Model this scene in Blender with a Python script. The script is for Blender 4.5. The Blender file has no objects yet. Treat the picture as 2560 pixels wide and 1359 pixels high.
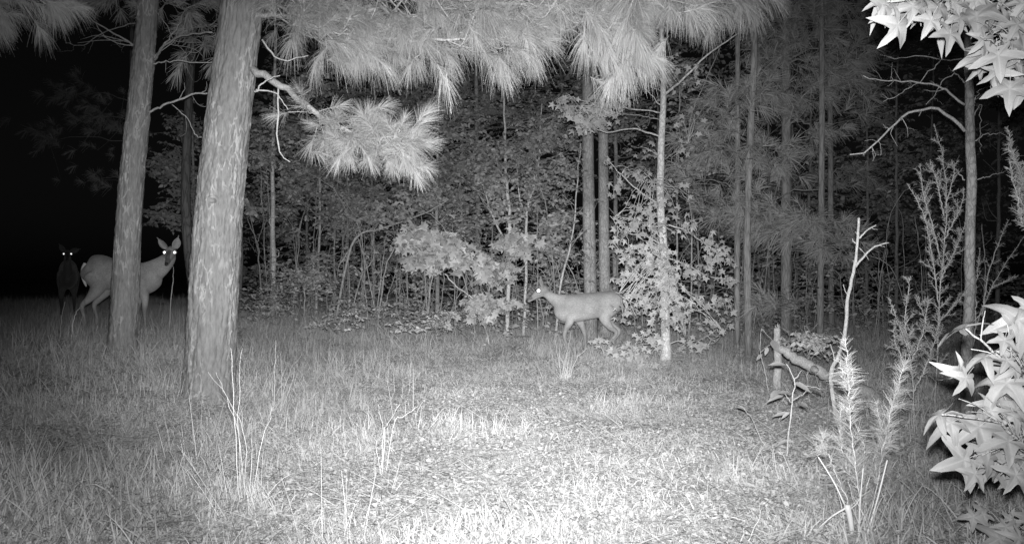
import bpy, math, random
import numpy as np
from mathutils import Vector, Matrix, Euler

# ---------------------------------------------------------------- camera, sky, light, exposure
sc = bpy.context.scene
COL = sc.collection
F, H = 2217.0, 1.1          # focal length in photo pixels (2560 wide), camera height in metres

cam_d = bpy.data.cameras.new('camera')
cam_d.sensor_width = 36.0
cam_d.lens = 36.0 * F / 2560.0
cam_d.clip_start, cam_d.clip_end = 0.05, 400
cam = bpy.data.objects.new('camera', cam_d); COL.objects.link(cam)
cam.location = (0, 0, H); cam.rotation_euler = (math.radians(90), 0, 0)
sc.camera = cam

w = bpy.data.worlds.new('World'); sc.world = w; w.use_nodes = True
nt = w.node_tree; nt.nodes.clear()
sky = nt.nodes.new('ShaderNodeTexSky'); sky.sky_type = 'NISHITA'; sky.sun_disc = False
sky.sun_elevation = math.radians(3); sky.sun_rotation = math.radians(200)
bw = nt.nodes.new('ShaderNodeRGBToBW'); bg = nt.nodes.new('ShaderNodeBackground')
bg.inputs[1].default_value = 0.0013
wo = nt.nodes.new('ShaderNodeOutputWorld')
nt.links.new(sky.outputs[0], bw.inputs[0]); nt.links.new(bw.outputs[0], bg.inputs[0]); nt.links.new(bg.outputs[0], wo.inputs[0])

def flash(name, power, half, pitch, yaw=0, sx=1.0, off=(0, 0)):
    # the infra-red flash of the trail camera: LED groups in the panel just above the lens
    l = bpy.data.lights.new(name, 'SPOT'); l.energy = power; l.spot_size = math.radians(2 * half); l.spot_blend = 1.0
    l.shadow_soft_size = 0.018
    o = bpy.data.objects.new(name, l); COL.objects.link(o)
    o.location = (off[0], 0.0, H + 0.055 + off[1]); o.rotation_euler = (math.radians(90 + pitch), 0, math.radians(-yaw)); o.scale = (sx, 1, 1)
    return o
flash('flash_wide', 560, 52, -1, 2, 1.25)
flash('flash_narrow', 3300, 22, 0, 1, 1.6, (0.015, 0))
flash('flash_low', 790, 19, -16.5, .5, 1.3, (0.0, -0.01))
flash('flash_high', 520, 20, 11, 0, 1.8, (-0.015, 0.01))
flash('flash_far', 3300, 10, -2.5, 1, 1.6, (0.0, 0.015))

sc.view_settings.view_transform = 'Standard'; sc.view_settings.look = 'None'
sc.view_settings.exposure = 0.0; sc.view_settings.gamma = 1.0
sc.view_settings.use_curve_mapping = False
sc.cycles.max_bounces = 5; sc.cycles.diffuse_bounces = 3; sc.cycles.glossy_bounces = 2
sc.cycles.transmission_bounces = 3; sc.cycles.transparent_max_bounces = 4
sc.cycles.use_denoising = True
sc.render.filter_size = 2.3

# ---------------------------------------------------------------- maths helpers
def P(px, py, d):
    return np.array([(px - 1280.0) / F * d, d, H - (py - 680.0) / F * d])
def sstep(t):
    t = np.clip(t, 0, 1); return t * t * (3 - 2 * t)
def _h(ix, iy, iz):
    n = (ix * 374761393 + iy * 668265263 + iz * 2147483647 // 7 + iz * 1274126177) & 0xffffffff
    n = ((n ^ (n >> 13)) * 1274126177) & 0xffffffff
    return ((n ^ (n >> 16)) & 0xffff) / 65535.0
def noise(p):
    p = np.asarray(p, float); i = np.floor(p).astype(np.int64); f = p - i; f = f * f * (3 - 2 * f)
    r = 0
    for a in (0, 1):
        for b in (0, 1):
            for c in (0, 1):
                wgt = (f[..., 0] if a else 1 - f[..., 0]) * (f[..., 1] if b else 1 - f[..., 1]) * (f[..., 2] if c else 1 - f[..., 2])
                r = r + wgt * _h(i[..., 0] + a, i[..., 1] + b, i[..., 2] + c)
    return r
def fbm(p, o=3):
    p = np.asarray(p, float); r = 0; a = .5
    for k in range(o):
        r = r + a * (noise(p * 2 ** k + 17.3 * k) - .5) * 2; a *= .5
    return r
def gz(x, y):
    x = np.asarray(x, float); y = np.asarray(y, float)
    z = 0.30 * sstep((-x - 0.5) / 3.6)
    q = np.stack([x * .55, y * .55, x * 0 + 3.1], -1)
    z = z + .05 * fbm(q * 2.6, 2) * (np.abs(x) < 12) + .07 * fbm(q, 3) * np.clip((np.abs(y) - 1) / 4, 0.2, 1) + .02 * fbm(q * 6, 2)
    return z
def G(px, d, dz=0.0):
    x = (px - 1280.0) / F * d
    return np.array([x, d, float(gz(x, d)) + dz])
def nrm(v):
    v = np.asarray(v, float); return v / (np.linalg.norm(v, axis=-1, keepdims=True) + 1e-12)

def spline(pts, n):
    pts = np.asarray(pts, float)
    if len(pts) == 2:
        t = np.linspace(0, 1, n)[:, None]; return pts[0] * (1 - t) + pts[1] * t
    q = np.vstack([2 * pts[0] - pts[1], pts, 2 * pts[-1] - pts[-2]]); m = len(pts) - 1
    out = []
    for u in np.linspace(0, m - 1e-6, n):
        i = int(u); t = u - i; a, b, c, d = q[i], q[i + 1], q[i + 2], q[i + 3]
        out.append(.5 * (2 * b + (c - a) * t + (2 * a - 5 * b + 4 * c - d) * t * t + (3 * b - 3 * c + d - a) * t ** 3))
    return np.array(out)

class MB:
    """collects triangles, then links them as one mesh object"""
    def __init__(s): s.V = []; s.T = []; s.n = 0
    def add(s, V, T):
        V = np.asarray(V, np.float32).reshape(-1, 3); T = np.asarray(T, np.int32).reshape(-1, 3)
        s.V.append(V); s.T.append(T + s.n); s.n += len(V)
    def inst(s, tmpl, M, L):
        """template copied with matrices M (N,3,3) and positions L (N,3)"""
        V, T = tmpl; M = np.asarray(M, float); L = np.asarray(L, float); N = len(L); k = len(V)
        if N == 0: return
        W = np.einsum('nij,kj->nki', M, V) + L[:, None, :]
        TT = T[None] + (np.arange(N) * k)[:, None, None]
        s.add(W.reshape(-1, 3), TT.reshape(-1, 3))
    def tube(s, pts, rad, n=6, squash=None, bump=0.0, bs=8.0):
        pts = np.asarray(pts, float); m = len(pts); rad = np.broadcast_to(np.asarray(rad, float), (m,)) if np.ndim(rad) < 2 else np.asarray(rad)
        tan = nrm(np.gradient(pts, axis=0)); u = np.zeros_like(pts)
        ref = np.array([1., 0, 0]) if abs(tan[0][0]) < .8 else np.array([0, 1., 0])
        for i in range(m):
            ref = ref - tan[i] * np.dot(ref, tan[i]); ref = ref / (np.linalg.norm(ref) + 1e-9); u[i] = ref
        v = np.cross(tan, u); a = np.linspace(0, 2 * math.pi, n, endpoint=False)
        r = rad[:, None, None]
        R = u[:, None, :] * np.cos(a)[None, :, None] * r + v[:, None, :] * np.sin(a)[None, :, None] * r
        if bump:
            q = (pts[:, None, :] + R) * bs; R = R * (1 + bump * fbm(q, 2))[..., None]
        V = (pts[:, None, :] + R).reshape(-1, 3)
        V = np.vstack([V, pts[:1] - tan[:1] * rad[0] * .3, pts[-1:] + tan[-1:] * rad[-1] * .8])
        T = []
        i = np.arange(m - 1)[:, None] * n; j = np.arange(n)[None]; j2 = (j + 1) % n
        T.append(np.stack([i + j, i + j2, i + n + j2], -1).reshape(-1, 3)); T.append(np.stack([i + j, i + n + j2, i + n + j], -1).reshape(-1, 3))
        j = np.arange(n); j2 = (j + 1) % n
        T.append(np.stack([j2, j, np.full(n, m * n)], -1)); b = (m - 1) * n
        T.append(np.stack([b + j, b + j2, np.full(n, m * n + 1)], -1))
        s.add(V, np.vstack(T))
    def mesh(s, name, mat, smooth=True):
        V = np.vstack(s.V) if s.V else np.zeros((0, 3), np.float32); T = np.vstack(s.T) if s.T else np.zeros((0, 3), np.int32)
        me = bpy.data.meshes.new(name); me.vertices.add(len(V)); me.vertices.foreach_set('co', V.astype(np.float32).ravel())
        me.loops.add(len(T) * 3); me.loops.foreach_set('vertex_index', T.astype(np.int32).ravel())
        me.polygons.add(len(T)); me.polygons.foreach_set('loop_start', np.arange(0, len(T) * 3, 3, dtype=np.int32))
        me.update(calc_edges=True)
        if smooth: me.polygons.foreach_set('use_smooth', np.ones(len(T), bool))
        me.materials.append(mat); return me
    def build(s, name, mat, parent=None, smooth=True, kind=None):
        return link(name, s.mesh(name, mat, smooth), parent, kind)

def link(name, me, parent=None, kind=None, loc=None, rot=None, scale=None, M=None):
    o = bpy.data.objects.new(name, me); COL.objects.link(o)
    if M is not None: o.matrix_basis = M
    if loc is not None: o.location = loc
    if rot is not None: o.rotation_euler = rot
    if scale is not None: o.scale = (scale,) * 3
    if parent is not None:
        o.parent = parent
        if M is None and loc is None:      # geometry given in world coordinates
            b = parent
            t = Vector((0, 0, 0))
            while b is not None: t += b.location; b = b.parent
            o.location = -t
    if kind: o['kind'] = kind
    return o
def tag(o, label, cat, group=None, kind=None):
    if label: o['label'] = label
    if cat: o['category'] = cat
    if group: o['group'] = group
    if kind: o['kind'] = kind
    return o
def empty(name, loc, label, cat, group=None):
    o = bpy.data.objects.new(name, None); COL.objects.link(o); o.location = Vector([float(c) for c in loc]); o.empty_display_size = .1
    return tag(o, label, cat, group)
def worldloc(o):
    t = Vector((0, 0, 0))
    while o is not None: t += o.location; o = o.parent
    return np.array(t)
def frame(fwd, up):
    """matrix with +Y along fwd and +Z near up (arrays allowed)"""
    y = nrm(fwd); x = nrm(np.cross(y, up)); z = np.cross(x, y)
    return np.stack([x, y, z], -1)
def M4(m3, loc, s=1.0):
    m = Matrix([[m3[i][j] * s for j in range(3)] + [float(loc[i])] for i in range(3)] + [[0, 0, 0, 1]]); return m

# ---------------------------------------------------------------- materials (as seen in near infra-red: neutral greys)
def g3(v): return (v, v, v, 1)
def newmat(name):
    m = bpy.data.materials.new(name); m.use_nodes = True; t = m.node_tree; t.nodes.clear()
    out = t.nodes.new('ShaderNodeOutputMaterial'); b = t.nodes.new('ShaderNodeBsdfPrincipled')
    t.links.new(b.outputs[0], out.inputs[0]); return m, t, b, out
def ramp(t, src, stops):
    r = t.nodes.new('ShaderNodeValToRGB'); cr = r.color_ramp
    cr.elements[0].position, cr.elements[0].color = stops[0][0], g3(stops[0][1])
    cr.elements[1].position, cr.elements[1].color = stops[-1][0], g3(stops[-1][1])
    for p, v in stops[1:-1]:
        e = cr.elements.new(p); e.color = g3(v)
    t.links.new(src, r.inputs[0]); return r.outputs[0]
def mult(t, a, b, fac=1.0):
    m = t.nodes.new('ShaderNodeMix'); m.data_type = 'RGBA'; m.blend_type = 'MULTIPLY'; m.inputs[0].default_value = fac
    t.links.new(a, m.inputs[6]); t.links.new(b, m.inputs[7]); return m.outputs[2]
def leaf_mat(name, lo, hi, trans=.25, rough=.55, obj=False, veins=0.0, spec=.3):
    m, t, b, out = newmat(name)
    if obj:
        oi = t.nodes.new('ShaderNodeObjectInfo'); src = oi.outputs['Random']
    else:
        ge = t.nodes.new('ShaderNodeNewGeometry'); src = ge.outputs['Random Per Island']
    c = ramp(t, src, [(0, lo), (.6, (lo + hi) / 2), (1, hi)])
    tc = t.nodes.new('ShaderNodeTexCoord'); no = t.nodes.new('ShaderNodeTexNoise'); no.inputs['Scale'].default_value = 9
    t.links.new(tc.outputs['Object'], no.inputs['Vector'])
    n2 = ramp(t, no.outputs[0], [(.3, .93 if veins else .8), (.7, 1.0)]); c = mult(t, c, n2)
    if veins:
        sx = t.nodes.new('ShaderNodeSeparateXYZ'); t.links.new(tc.outputs['Object'], sx.inputs[0])
        ab = t.nodes.new('ShaderNodeMath'); ab.operation = 'ABSOLUTE'; t.links.new(sx.outputs[0], ab.inputs[0])
        def mth(op, x, y):
            n_ = t.nodes.new('ShaderNodeMath'); n_.operation = op
            for i_, q_ in enumerate((x, y)):
                if isinstance(q_, float): n_.inputs[i_].default_value = q_
                elif q_ is not None: t.links.new(q_, n_.inputs[i_])
            return n_.outputs[0]
        dmin = ab.outputs[0]
        for q in (68.0, 140.0):
            a_ = math.radians(q); dq = mth('ABSOLUTE', mth('SUBTRACT', mth('MULTIPLY', ab.outputs[0], math.cos(a_)), mth('MULTIPLY', sx.outputs[1], math.sin(a_))), None)
            fwd = mth('ADD', mth('MULTIPLY', ab.outputs[0], math.sin(a_)), mth('MULTIPLY', sx.outputs[1], math.cos(a_)))
            dmin = mth('MINIMUM', dmin, mth('ADD', dq, mth('MULTIPLY', mth('LESS_THAN', fwd, 0.0), 9.0)))
        v = ramp(t, dmin, [(0, 1.0), (.012, 1.0), (.03, 1 - veins), (.35, 1 - veins * 1.6), (1, 1 - veins)]); c = mult(t, c, v)
        wv = t.nodes.new('ShaderNodeTexNoise'); wv.inputs['Scale'].default_value = 26; t.links.new(tc.outputs['Object'], wv.inputs['Vector'])
        bp = t.nodes.new('ShaderNodeBump'); bp.inputs['Strength'].default_value = .12; bp.inputs['Distance'].default_value = .02
        t.links.new(wv.outputs[0], bp.inputs['Height']); t.links.new(bp.outputs[0], b.inputs['Normal'])
    t.links.new(c, b.inputs['Base Color']); b.inputs['Roughness'].default_value = rough; b.inputs['Specular IOR Level'].default_value = spec
    tr = t.nodes.new('ShaderNodeBsdfTranslucent'); t.links.new(c, tr.inputs[0])
    mx = t.nodes.new('ShaderNodeMixShader'); mx.inputs[0].default_value = trans
    t.links.new(b.outputs[0], mx.inputs[1]); t.links.new(tr.outputs[0], mx.inputs[2]); t.links.new(mx.outputs[0], out.inputs[0])
    return m
def bark_mat(name, lo, hi, scale=14, stretch=.18, bump=.5, dist=.01, band=0.0):
    m, t, b, out = newmat(name)
    tc = t.nodes.new('ShaderNodeTexCoord'); mp = t.nodes.new('ShaderNodeMapping'); mp.inputs['Scale'].default_value = (1, 1, stretch)
    t.links.new(tc.outputs['Object'], mp.inputs[0])
    vo = t.nodes.new('ShaderNodeTexVoronoi'); vo.feature = 'DISTANCE_TO_EDGE'; vo.inputs['Scale'].default_value = scale
    dn = t.nodes.new('ShaderNodeTexNoise'); dn.inputs['Scale'].default_value = scale * .8; dn.inputs['Detail'].default_value = 3
    t.links.new(mp.outputs[0], dn.inputs['Vector'])
    ad = t.nodes.new('ShaderNodeMix'); ad.data_type = 'RGBA'; ad.blend_type = 'ADD'; ad.inputs[0].default_value = .10
    t.links.new(mp.outputs[0], ad.inputs[6]); t.links.new(dn.outputs['Color'], ad.inputs[7]); t.links.new(ad.outputs[2], vo.inputs['Vector'])
    no = t.nodes.new('ShaderNodeTexNoise'); no.inputs['Scale'].default_value = scale * 3; no.inputs['Detail'].default_value = 5
    t.links.new(mp.outputs[0], no.inputs['Vector'])
    c1 = ramp(t, vo.outputs['Distance'], [(0, lo * .8), (.07, (lo + hi) / 2), (.3, hi), (1, hi)])
    c2 = ramp(t, no.outputs[0], [(.25, .72), (.5, .92), (.72, 1.0)]); c = mult(t, c1, c2)
    if band:
        n3 = t.nodes.new('ShaderNodeTexNoise'); n3.inputs['Scale'].default_value = 2.2; t.links.new(tc.outputs['Object'], n3.inputs['Vector'])
        c = mult(t, c, ramp(t, n3.outputs[0], [(.35, 1 - band), (.62, 1.0)]))
    t.links.new(c, b.inputs['Base Color']); b.inputs['Roughness'].default_value = .85; b.inputs['Specular IOR Level'].default_value = .2
    hm = t.nodes.new('ShaderNodeMath'); hm.operation = 'ADD'; t.links.new(ramp(t, vo.outputs['Distance'], [(0, 0), (.12, 1)]), hm.inputs[0]); t.links.new(no.outputs[0], hm.inputs[1])
    bp = t.nodes.new('ShaderNodeBump'); bp.inputs['Strength'].default_value = bump; bp.inputs['Distance'].default_value = dist
    t.links.new(hm.outputs[0], bp.inputs['Height']); t.links.new(bp.outputs[0], b.inputs['Normal'])
    return m

MT = {}
def pine_bark():
    m, t, b, out = newmat('pine_bark'); tc = t.nodes.new('ShaderNodeTexCoord')
    mp = t.nodes.new('ShaderNodeMapping'); mp.inputs['Scale'].default_value = (1, 1, .30); t.links.new(tc.outputs['Object'], mp.inputs[0])
    dn = t.nodes.new('ShaderNodeTexNoise'); dn.inputs['Scale'].default_value = 22; dn.inputs['Detail'].default_value = 4; t.links.new(mp.outputs[0], dn.inputs['Vector'])
    ad = t.nodes.new('ShaderNodeMix'); ad.data_type = 'RGBA'; ad.blend_type = 'ADD'; ad.inputs[0].default_value = .07; t.links.new(mp.outputs[0], ad.inputs[6]); t.links.new(dn.outputs['Color'], ad.inputs[7])
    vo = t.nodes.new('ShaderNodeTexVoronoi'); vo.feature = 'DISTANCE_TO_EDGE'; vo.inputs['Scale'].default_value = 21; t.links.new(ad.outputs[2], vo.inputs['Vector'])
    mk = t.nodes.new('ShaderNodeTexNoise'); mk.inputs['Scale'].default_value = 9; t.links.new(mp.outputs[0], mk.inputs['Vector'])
    line = ramp(t, vo.outputs['Distance'], [(0, 1), (.035, .9), (.09, 0), (1, 0)]); msk = ramp(t, mk.outputs[0], [(.46, 0), (.58, 1)]); lm = mult(t, line, msk)  # pale lines: light caught by flake edges, painted into the bark colour
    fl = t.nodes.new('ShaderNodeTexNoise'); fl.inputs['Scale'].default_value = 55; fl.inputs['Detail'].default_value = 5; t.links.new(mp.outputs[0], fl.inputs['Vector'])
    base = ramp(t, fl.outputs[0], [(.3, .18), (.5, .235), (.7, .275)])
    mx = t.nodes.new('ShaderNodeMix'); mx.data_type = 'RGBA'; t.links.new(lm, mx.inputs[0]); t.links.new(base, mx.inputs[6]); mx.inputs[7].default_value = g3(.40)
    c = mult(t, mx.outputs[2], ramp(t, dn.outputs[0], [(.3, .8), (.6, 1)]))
    t.links.new(c, b.inputs['Base Color']); b.inputs['Roughness'].default_value = .85; b.inputs['Specular IOR Level'].default_value = .2
    bp = t.nodes.new('ShaderNodeBump'); bp.inputs['Strength'].default_value = .5; bp.inputs['Distance'].default_value = .01
    t.links.new(fl.outputs[0], bp.inputs['Height']); t.links.new(bp.outputs[0], b.inputs['Normal']); return m
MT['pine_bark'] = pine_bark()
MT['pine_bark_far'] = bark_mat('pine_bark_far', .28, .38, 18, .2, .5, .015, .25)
MT['dimmed_bark'] = bark_mat('dimmed_bark', .08, .14, 18, .2, .5, .015, .25)  # far pine bark with the dimness of a poorly lit trunk in its colour
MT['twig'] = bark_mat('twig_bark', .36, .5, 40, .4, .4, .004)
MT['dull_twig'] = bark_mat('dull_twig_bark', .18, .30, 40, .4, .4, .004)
MT['sap_bark'] = bark_mat('sapling_bark', .46, .72, 26, .6, .4, .006, .2)
MT['grey_bark'] = bark_mat('grey_bark', .34, .48, 24, .5, .5, .008, .3)
MT['dead_wood'] = bark_mat('dead_wood', .36, .58, 60, .15, .4, .005, .15)
MT['needle'] = leaf_mat('pine_needle', .38, .64, .25, .45)
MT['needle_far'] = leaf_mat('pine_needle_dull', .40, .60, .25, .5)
MT['near_leaf'] = leaf_mat('sweetgum_leaf', .27, .42, .22, .5, obj=True, veins=.13)
MT['sap_leaf'] = leaf_mat('sapling_leaf', .36, .64, .25, .5, obj=True)
MT['leaf'] = leaf_mat('thicket_leaf', .30, .60, .25, .55)
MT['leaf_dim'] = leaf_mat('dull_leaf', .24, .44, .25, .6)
MT['grass'] = leaf_mat('grass_blade', .42, .68, .25, .6, obj=False)
MT['straw'] = leaf_mat('dry_stalk', .55, .78, .15, .5)
MT['litter'] = leaf_mat('leaf_litter', .22, .56, .1, .7)
MT['weed'] = leaf_mat('weed_leaf', .42, .70, .25, .5)
MT['cedar'] = leaf_mat('cedar_spray', .30, .46, .2, .6)

def coat_mat():
    m, t, b, out = newmat('deer_coat')
    at = t.nodes.new('ShaderNodeAttribute'); at.attribute_name = 'coat'
    tc = t.nodes.new('ShaderNodeTexCoord'); mp = t.nodes.new('ShaderNodeMapping'); mp.inputs['Scale'].default_value = (30, 90, 90)
    t.links.new(tc.outputs['Object'], mp.inputs[0]); no = t.nodes.new('ShaderNodeTexNoise'); no.inputs['Scale'].default_value = 1.5; no.inputs['Detail'].default_value = 4
    t.links.new(mp.outputs[0], no.inputs['Vector'])
    n2 = t.nodes.new('ShaderNodeTexNoise'); n2.inputs['Scale'].default_value = 7; t.links.new(tc.outputs['Object'], n2.inputs['Vector'])
    c = mult(t, at.outputs['Color'], ramp(t, no.outputs[0], [(.35, .66), (.65, 1.0)])); c = mult(t, c, ramp(t, n2.outputs[0], [(.35, .78), (.65, 1)]))
    t.links.new(c, b.inputs['Base Color']); b.inputs['Roughness'].default_value = .8; b.inputs['Specular IOR Level'].default_value = .15
    b.inputs['Sheen Weight'].default_value = .15
    bp = t.nodes.new('ShaderNodeBump'); bp.inputs['Strength'].default_value = .3; bp.inputs['Distance'].default_value = .004
    t.links.new(no.outputs[0], bp.inputs['Height']); t.links.new(bp.outputs[0], b.inputs['Normal']); return m
MT['coat'] = coat_mat()
def plain(name, v, rough=.7, metal=0.0, spec=.3):
    m, t, b, out = newmat(name); b.inputs['Base Color'].default_value = g3(v); b.inputs['Roughness'].default_value = rough
    b.inputs['Metallic'].default_value = metal; b.inputs['Specular IOR Level'].default_value = spec; return m
MT['eye'] = plain('eye_tapetum', .95, .30, 1.0)
MT['dark'] = plain('dark_nose', .04, .4)
MT['hoof'] = plain('hoof_horn', .08, .5)
MT['pale_fur'] = plain('pale_fur', .62, .85)

def ground_mat():
    m, t, b, out = newmat('soil_and_thatch')
    tc = t.nodes.new('ShaderNodeTexCoord')
    n1 = t.nodes.new('ShaderNodeTexNoise'); n1.inputs['Scale'].default_value = 1.3; n1.inputs['Detail'].default_value = 4
    n2 = t.nodes.new('ShaderNodeTexNoise'); n2.inputs['Scale'].default_value = 45; n2.inputs['Detail'].default_value = 6
    mp = t.nodes.new('ShaderNodeMapping'); mp.inputs['Scale'].default_value = (1, 3, 1); t.links.new(tc.outputs['Object'], mp.inputs[0])
    t.links.new(tc.outputs['Object'], n1.inputs['Vector']); t.links.new(mp.outputs[0], n2.inputs['Vector'])
    c = mult(t, ramp(t, n1.outputs[0], [(.3, .42), (.7, .58)]), ramp(t, n2.outputs[0], [(.3, .6), (.65, 1)]))
    t.links.new(c, b.inputs['Base Color']); b.inputs['Roughness'].default_value = .95; b.inputs['Specular IOR Level'].default_value = .1
    bp = t.nodes.new('ShaderNodeBump'); bp.inputs['Strength'].default_value = .8; bp.inputs['Distance'].default_value = .03
    t.links.new(n2.outputs[0], bp.inputs['Height']); t.links.new(bp.outputs[0], b.inputs['Normal']); return m
MT['ground'] = ground_mat()

# ---------------------------------------------------------------- ground
def build_ground():
    xs = np.concatenate([np.linspace(-90, -12, 40)[:-1], np.linspace(-12, 12, 260), np.linspace(12, 90, 40)[1:]])
    ys = np.concatenate([np.linspace(-30, 1, 20)[:-1], np.linspace(1, 22, 260), np.linspace(22, 110, 50)[1:]])
    X, Y = np.meshgrid(xs, ys); Z = gz(X, Y); nx, ny = len(xs), len(ys)
    V = np.stack([X, Y, Z], -1).reshape(-1, 3); i = np.arange(ny - 1)[:, None] * nx + np.arange(nx - 1)[None]
    T = np.concatenate([np.stack([i, i + 1, i + nx + 1], -1).reshape(-1, 3), np.stack([i, i + nx + 1, i + nx], -1).reshape(-1, 3)])
    m = MB(); m.add(V, T); o = m.build('ground', MT['ground']); tag(o, 'rough woodland clearing floor of soil and thatch', None, kind='structure')
build_ground()

# ---------------------------------------------------------------- leaf and needle templates (+Y = tip, +Z = upper side)
def fan(outline, center, fold=0.12, droop=.2):
    O = np.array(outline, float); V = np.zeros((len(O) + 1, 3)); V[0, :2] = center; V[1:, :2] = O
    r2 = ((V[:, :2]) ** 2).sum(1); V[:, 2] = fold * np.abs(V[:, 0]) - droop * r2
    n = len(O); T = [[0, 1 + k, 1 + (k + 1) % n] for k in range(n)]
    return V, np.array(T)
def star_leaf(seed=0, petiole=.55, curl=.2):
    r = np.random.default_rng(seed); pts = []
    tips = [(-140, .66), (-68, .92), (0, 1.0), (68, .92), (140, .66)]
    seq = [(-178, .10)]
    for k, (a, l) in enumerate(tips):
        a += r.uniform(-8, 8); l *= r.uniform(.82, 1.08); wd = 19 if l > .8 else 20
        seq += [(a - wd * 1.0, l * .52), (a - wd * .50, l * .76), (a, l), (a + wd * .50, l * .76), (a + wd * 1.0, l * .52)]
        if k < 4: seq.append(((a + tips[k + 1][0]) / 2, .34 + r.uniform(-.03, .04)))
    seq.append((178, .10))
    pts = np.array([(l * math.sin(math.radians(a)), l * math.cos(math.radians(a))) for a, l in seq]); n = len(pts); c0 = np.array([0, .06])
    rings = [c0 + (pts - c0) * f for f in (.36, .7, 1.0)]; V2 = np.vstack([c0[None]] + rings); V = np.zeros((len(V2), 3)); V[:, :2] = V2
    dist = np.min([np.where(V2 @ np.array([math.sin(q), math.cos(q)]) > 0, np.abs(V2[:, 0] * math.cos(q) - V2[:, 1] * math.sin(q)), 9) for q in [math.radians(z[0]) for z in tips]], axis=0); dist = np.minimum(dist, .3)
    bend = r.uniform(-.25, .25, 2); rr_ = (V2 ** 2).sum(1)
    V[:, 2] = .30 * dist - curl * rr_ ** 1.2 + bend[0] * V2[:, 0] * V2[:, 1] + bend[1] * V2[:, 0] + .03 * np.sin(V2[:, 0] * 9 + seed) * np.sin(V2[:, 1] * 8)
    T = [[0, 1 + k, 1 + (k + 1) % n] for k in range(n)]
    for q in range(2):
        for k in range(n):
            p0, p1 = 1 + q * n + k, 1 + q * n + (k + 1) % n; T += [[p0, p0 + n, p1 + n], [p0, p1 + n, p1]]
    T = np.array(T)
    k = len(V)
    pt = np.array([[-.012, .02, 0], [.012, .02, 0], [.0, -petiole * .5, .06], [.02, -petiole * .5, .06], [0, -petiole, .16], [.018, -petiole, .16]])
    V = np.vstack([V, pt]); T = np.vstack([T, [[k, k + 1, k + 3], [k, k + 3, k + 2], [k + 2, k + 3, k + 5], [k + 2, k + 5, k + 4]]])
    return V, T
def oval_leaf(wd=.2, fold=.18, droop=.18):
    V = [(0, 0, 0), (0, .35, 0), (0, .7, 0), (0, 1, 0), (-wd, .25, 0), (-wd * .95, .6, 0), (wd, .25, 0), (wd * .95, .6, 0)]
    V = np.array(V, float); V[:, 2] = fold * np.abs(V[:, 0]) - droop * V[:, 1] ** 2
    T = np.array([[0, 1, 4], [1, 5, 4], [1, 2, 5], [2, 3, 5], [0, 6, 1], [1, 6, 7], [1, 7, 2], [2, 7, 3]]); return V, T
def lite_leaf(wd=.30, droop=.15):
    V = np.array([(0, 0, 0), (-wd, .4, .05), (wd, .4, .05), (-wd * .55, .78, 0), (wd * .55, .78, 0), (0, 1, -droop), (0, .45, -.04)], float)
    return V, np.array([[0, 6, 1], [0, 2, 6], [1, 6, 3], [2, 4, 6], [6, 5, 3], [6, 4, 5]])
def star_lite():
    seq = [(-180, .12), (-140, .6), (-105, .40), (-68, .9), (-34, .46), (0, 1), (34, .46), (68, .9), (105, .40), (140, .6)]
    pts = [(l * math.sin(math.radians(a)), l * math.cos(math.radians(a))) for a, l in seq]; return fan(pts, (0, .12), .1, .22)
STARS = [star_leaf(k, .55, (.2, .45, .7, .35, .9, .55, .3, 1.05, .5)[k]) for k in range(9)]
STARM = [(lambda VT: (VT[0], VT[1]))(q) for q in STARS]
OVAL, LITE, STARL = oval_leaf(), lite_leaf(), star_lite()

def blades(r, n, L, wd, spread, lean, base=0.03, segs=3, droop=.35):
    """n grass blades / needles: vectorised curved strips. returns V,T"""
    a = r.uniform(0, 2 * math.pi, n); th = np.abs(r.normal(0, spread, n)) + lean
    l = L * r.uniform(.55, 1.15, n); b = np.stack([r.normal(0, base, n), r.normal(0, base, n), np.zeros(n)], -1)
    d = np.stack([np.sin(th) * np.cos(a), np.sin(th) * np.sin(a), np.cos(th)], -1)
    return strips(b, d, l, wd, r, segs, droop)
def strips(b, d, l, wd, r, segs=3, droop=.35, taper=.75, down=(0, 0, -1)):
    n = len(b); s = np.linspace(0, 1, segs + 1); l = np.broadcast_to(l, (n,)); 
    dr = droop * r.uniform(.3, 1.4, n)
    C = b[:, None, :] + d[:, None, :] * (l[:, None] * s[None])[..., None] + np.array(down)[None, None] * (dr * l)[:, None, None] * (s ** 2)[None, :, None]
    rv = nrm(r.normal(0, 1, (n, 3))); side = nrm(np.cross(d, rv)) * (np.broadcast_to(wd, (n,)) * .5)[:, None]
    ww = (1 - taper * s ** 1.5)
    A = C + side[:, None, :] * ww[None, :, None]; B = C - side[:, None, :] * ww[None, :, None]
    V = np.stack([A, B], 2).reshape(-1, 3); k = 2 * (segs + 1); T = []
    for q in range(segs):
        T += [[2 * q, 2 * q + 1, 2 * q + 3], [2 * q, 2 * q + 3, 2 * q + 2]]
    T = np.array(T)[None] + (np.arange(n) * k)[:, None, None]
    return V, T.reshape(-1, 3)

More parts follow.
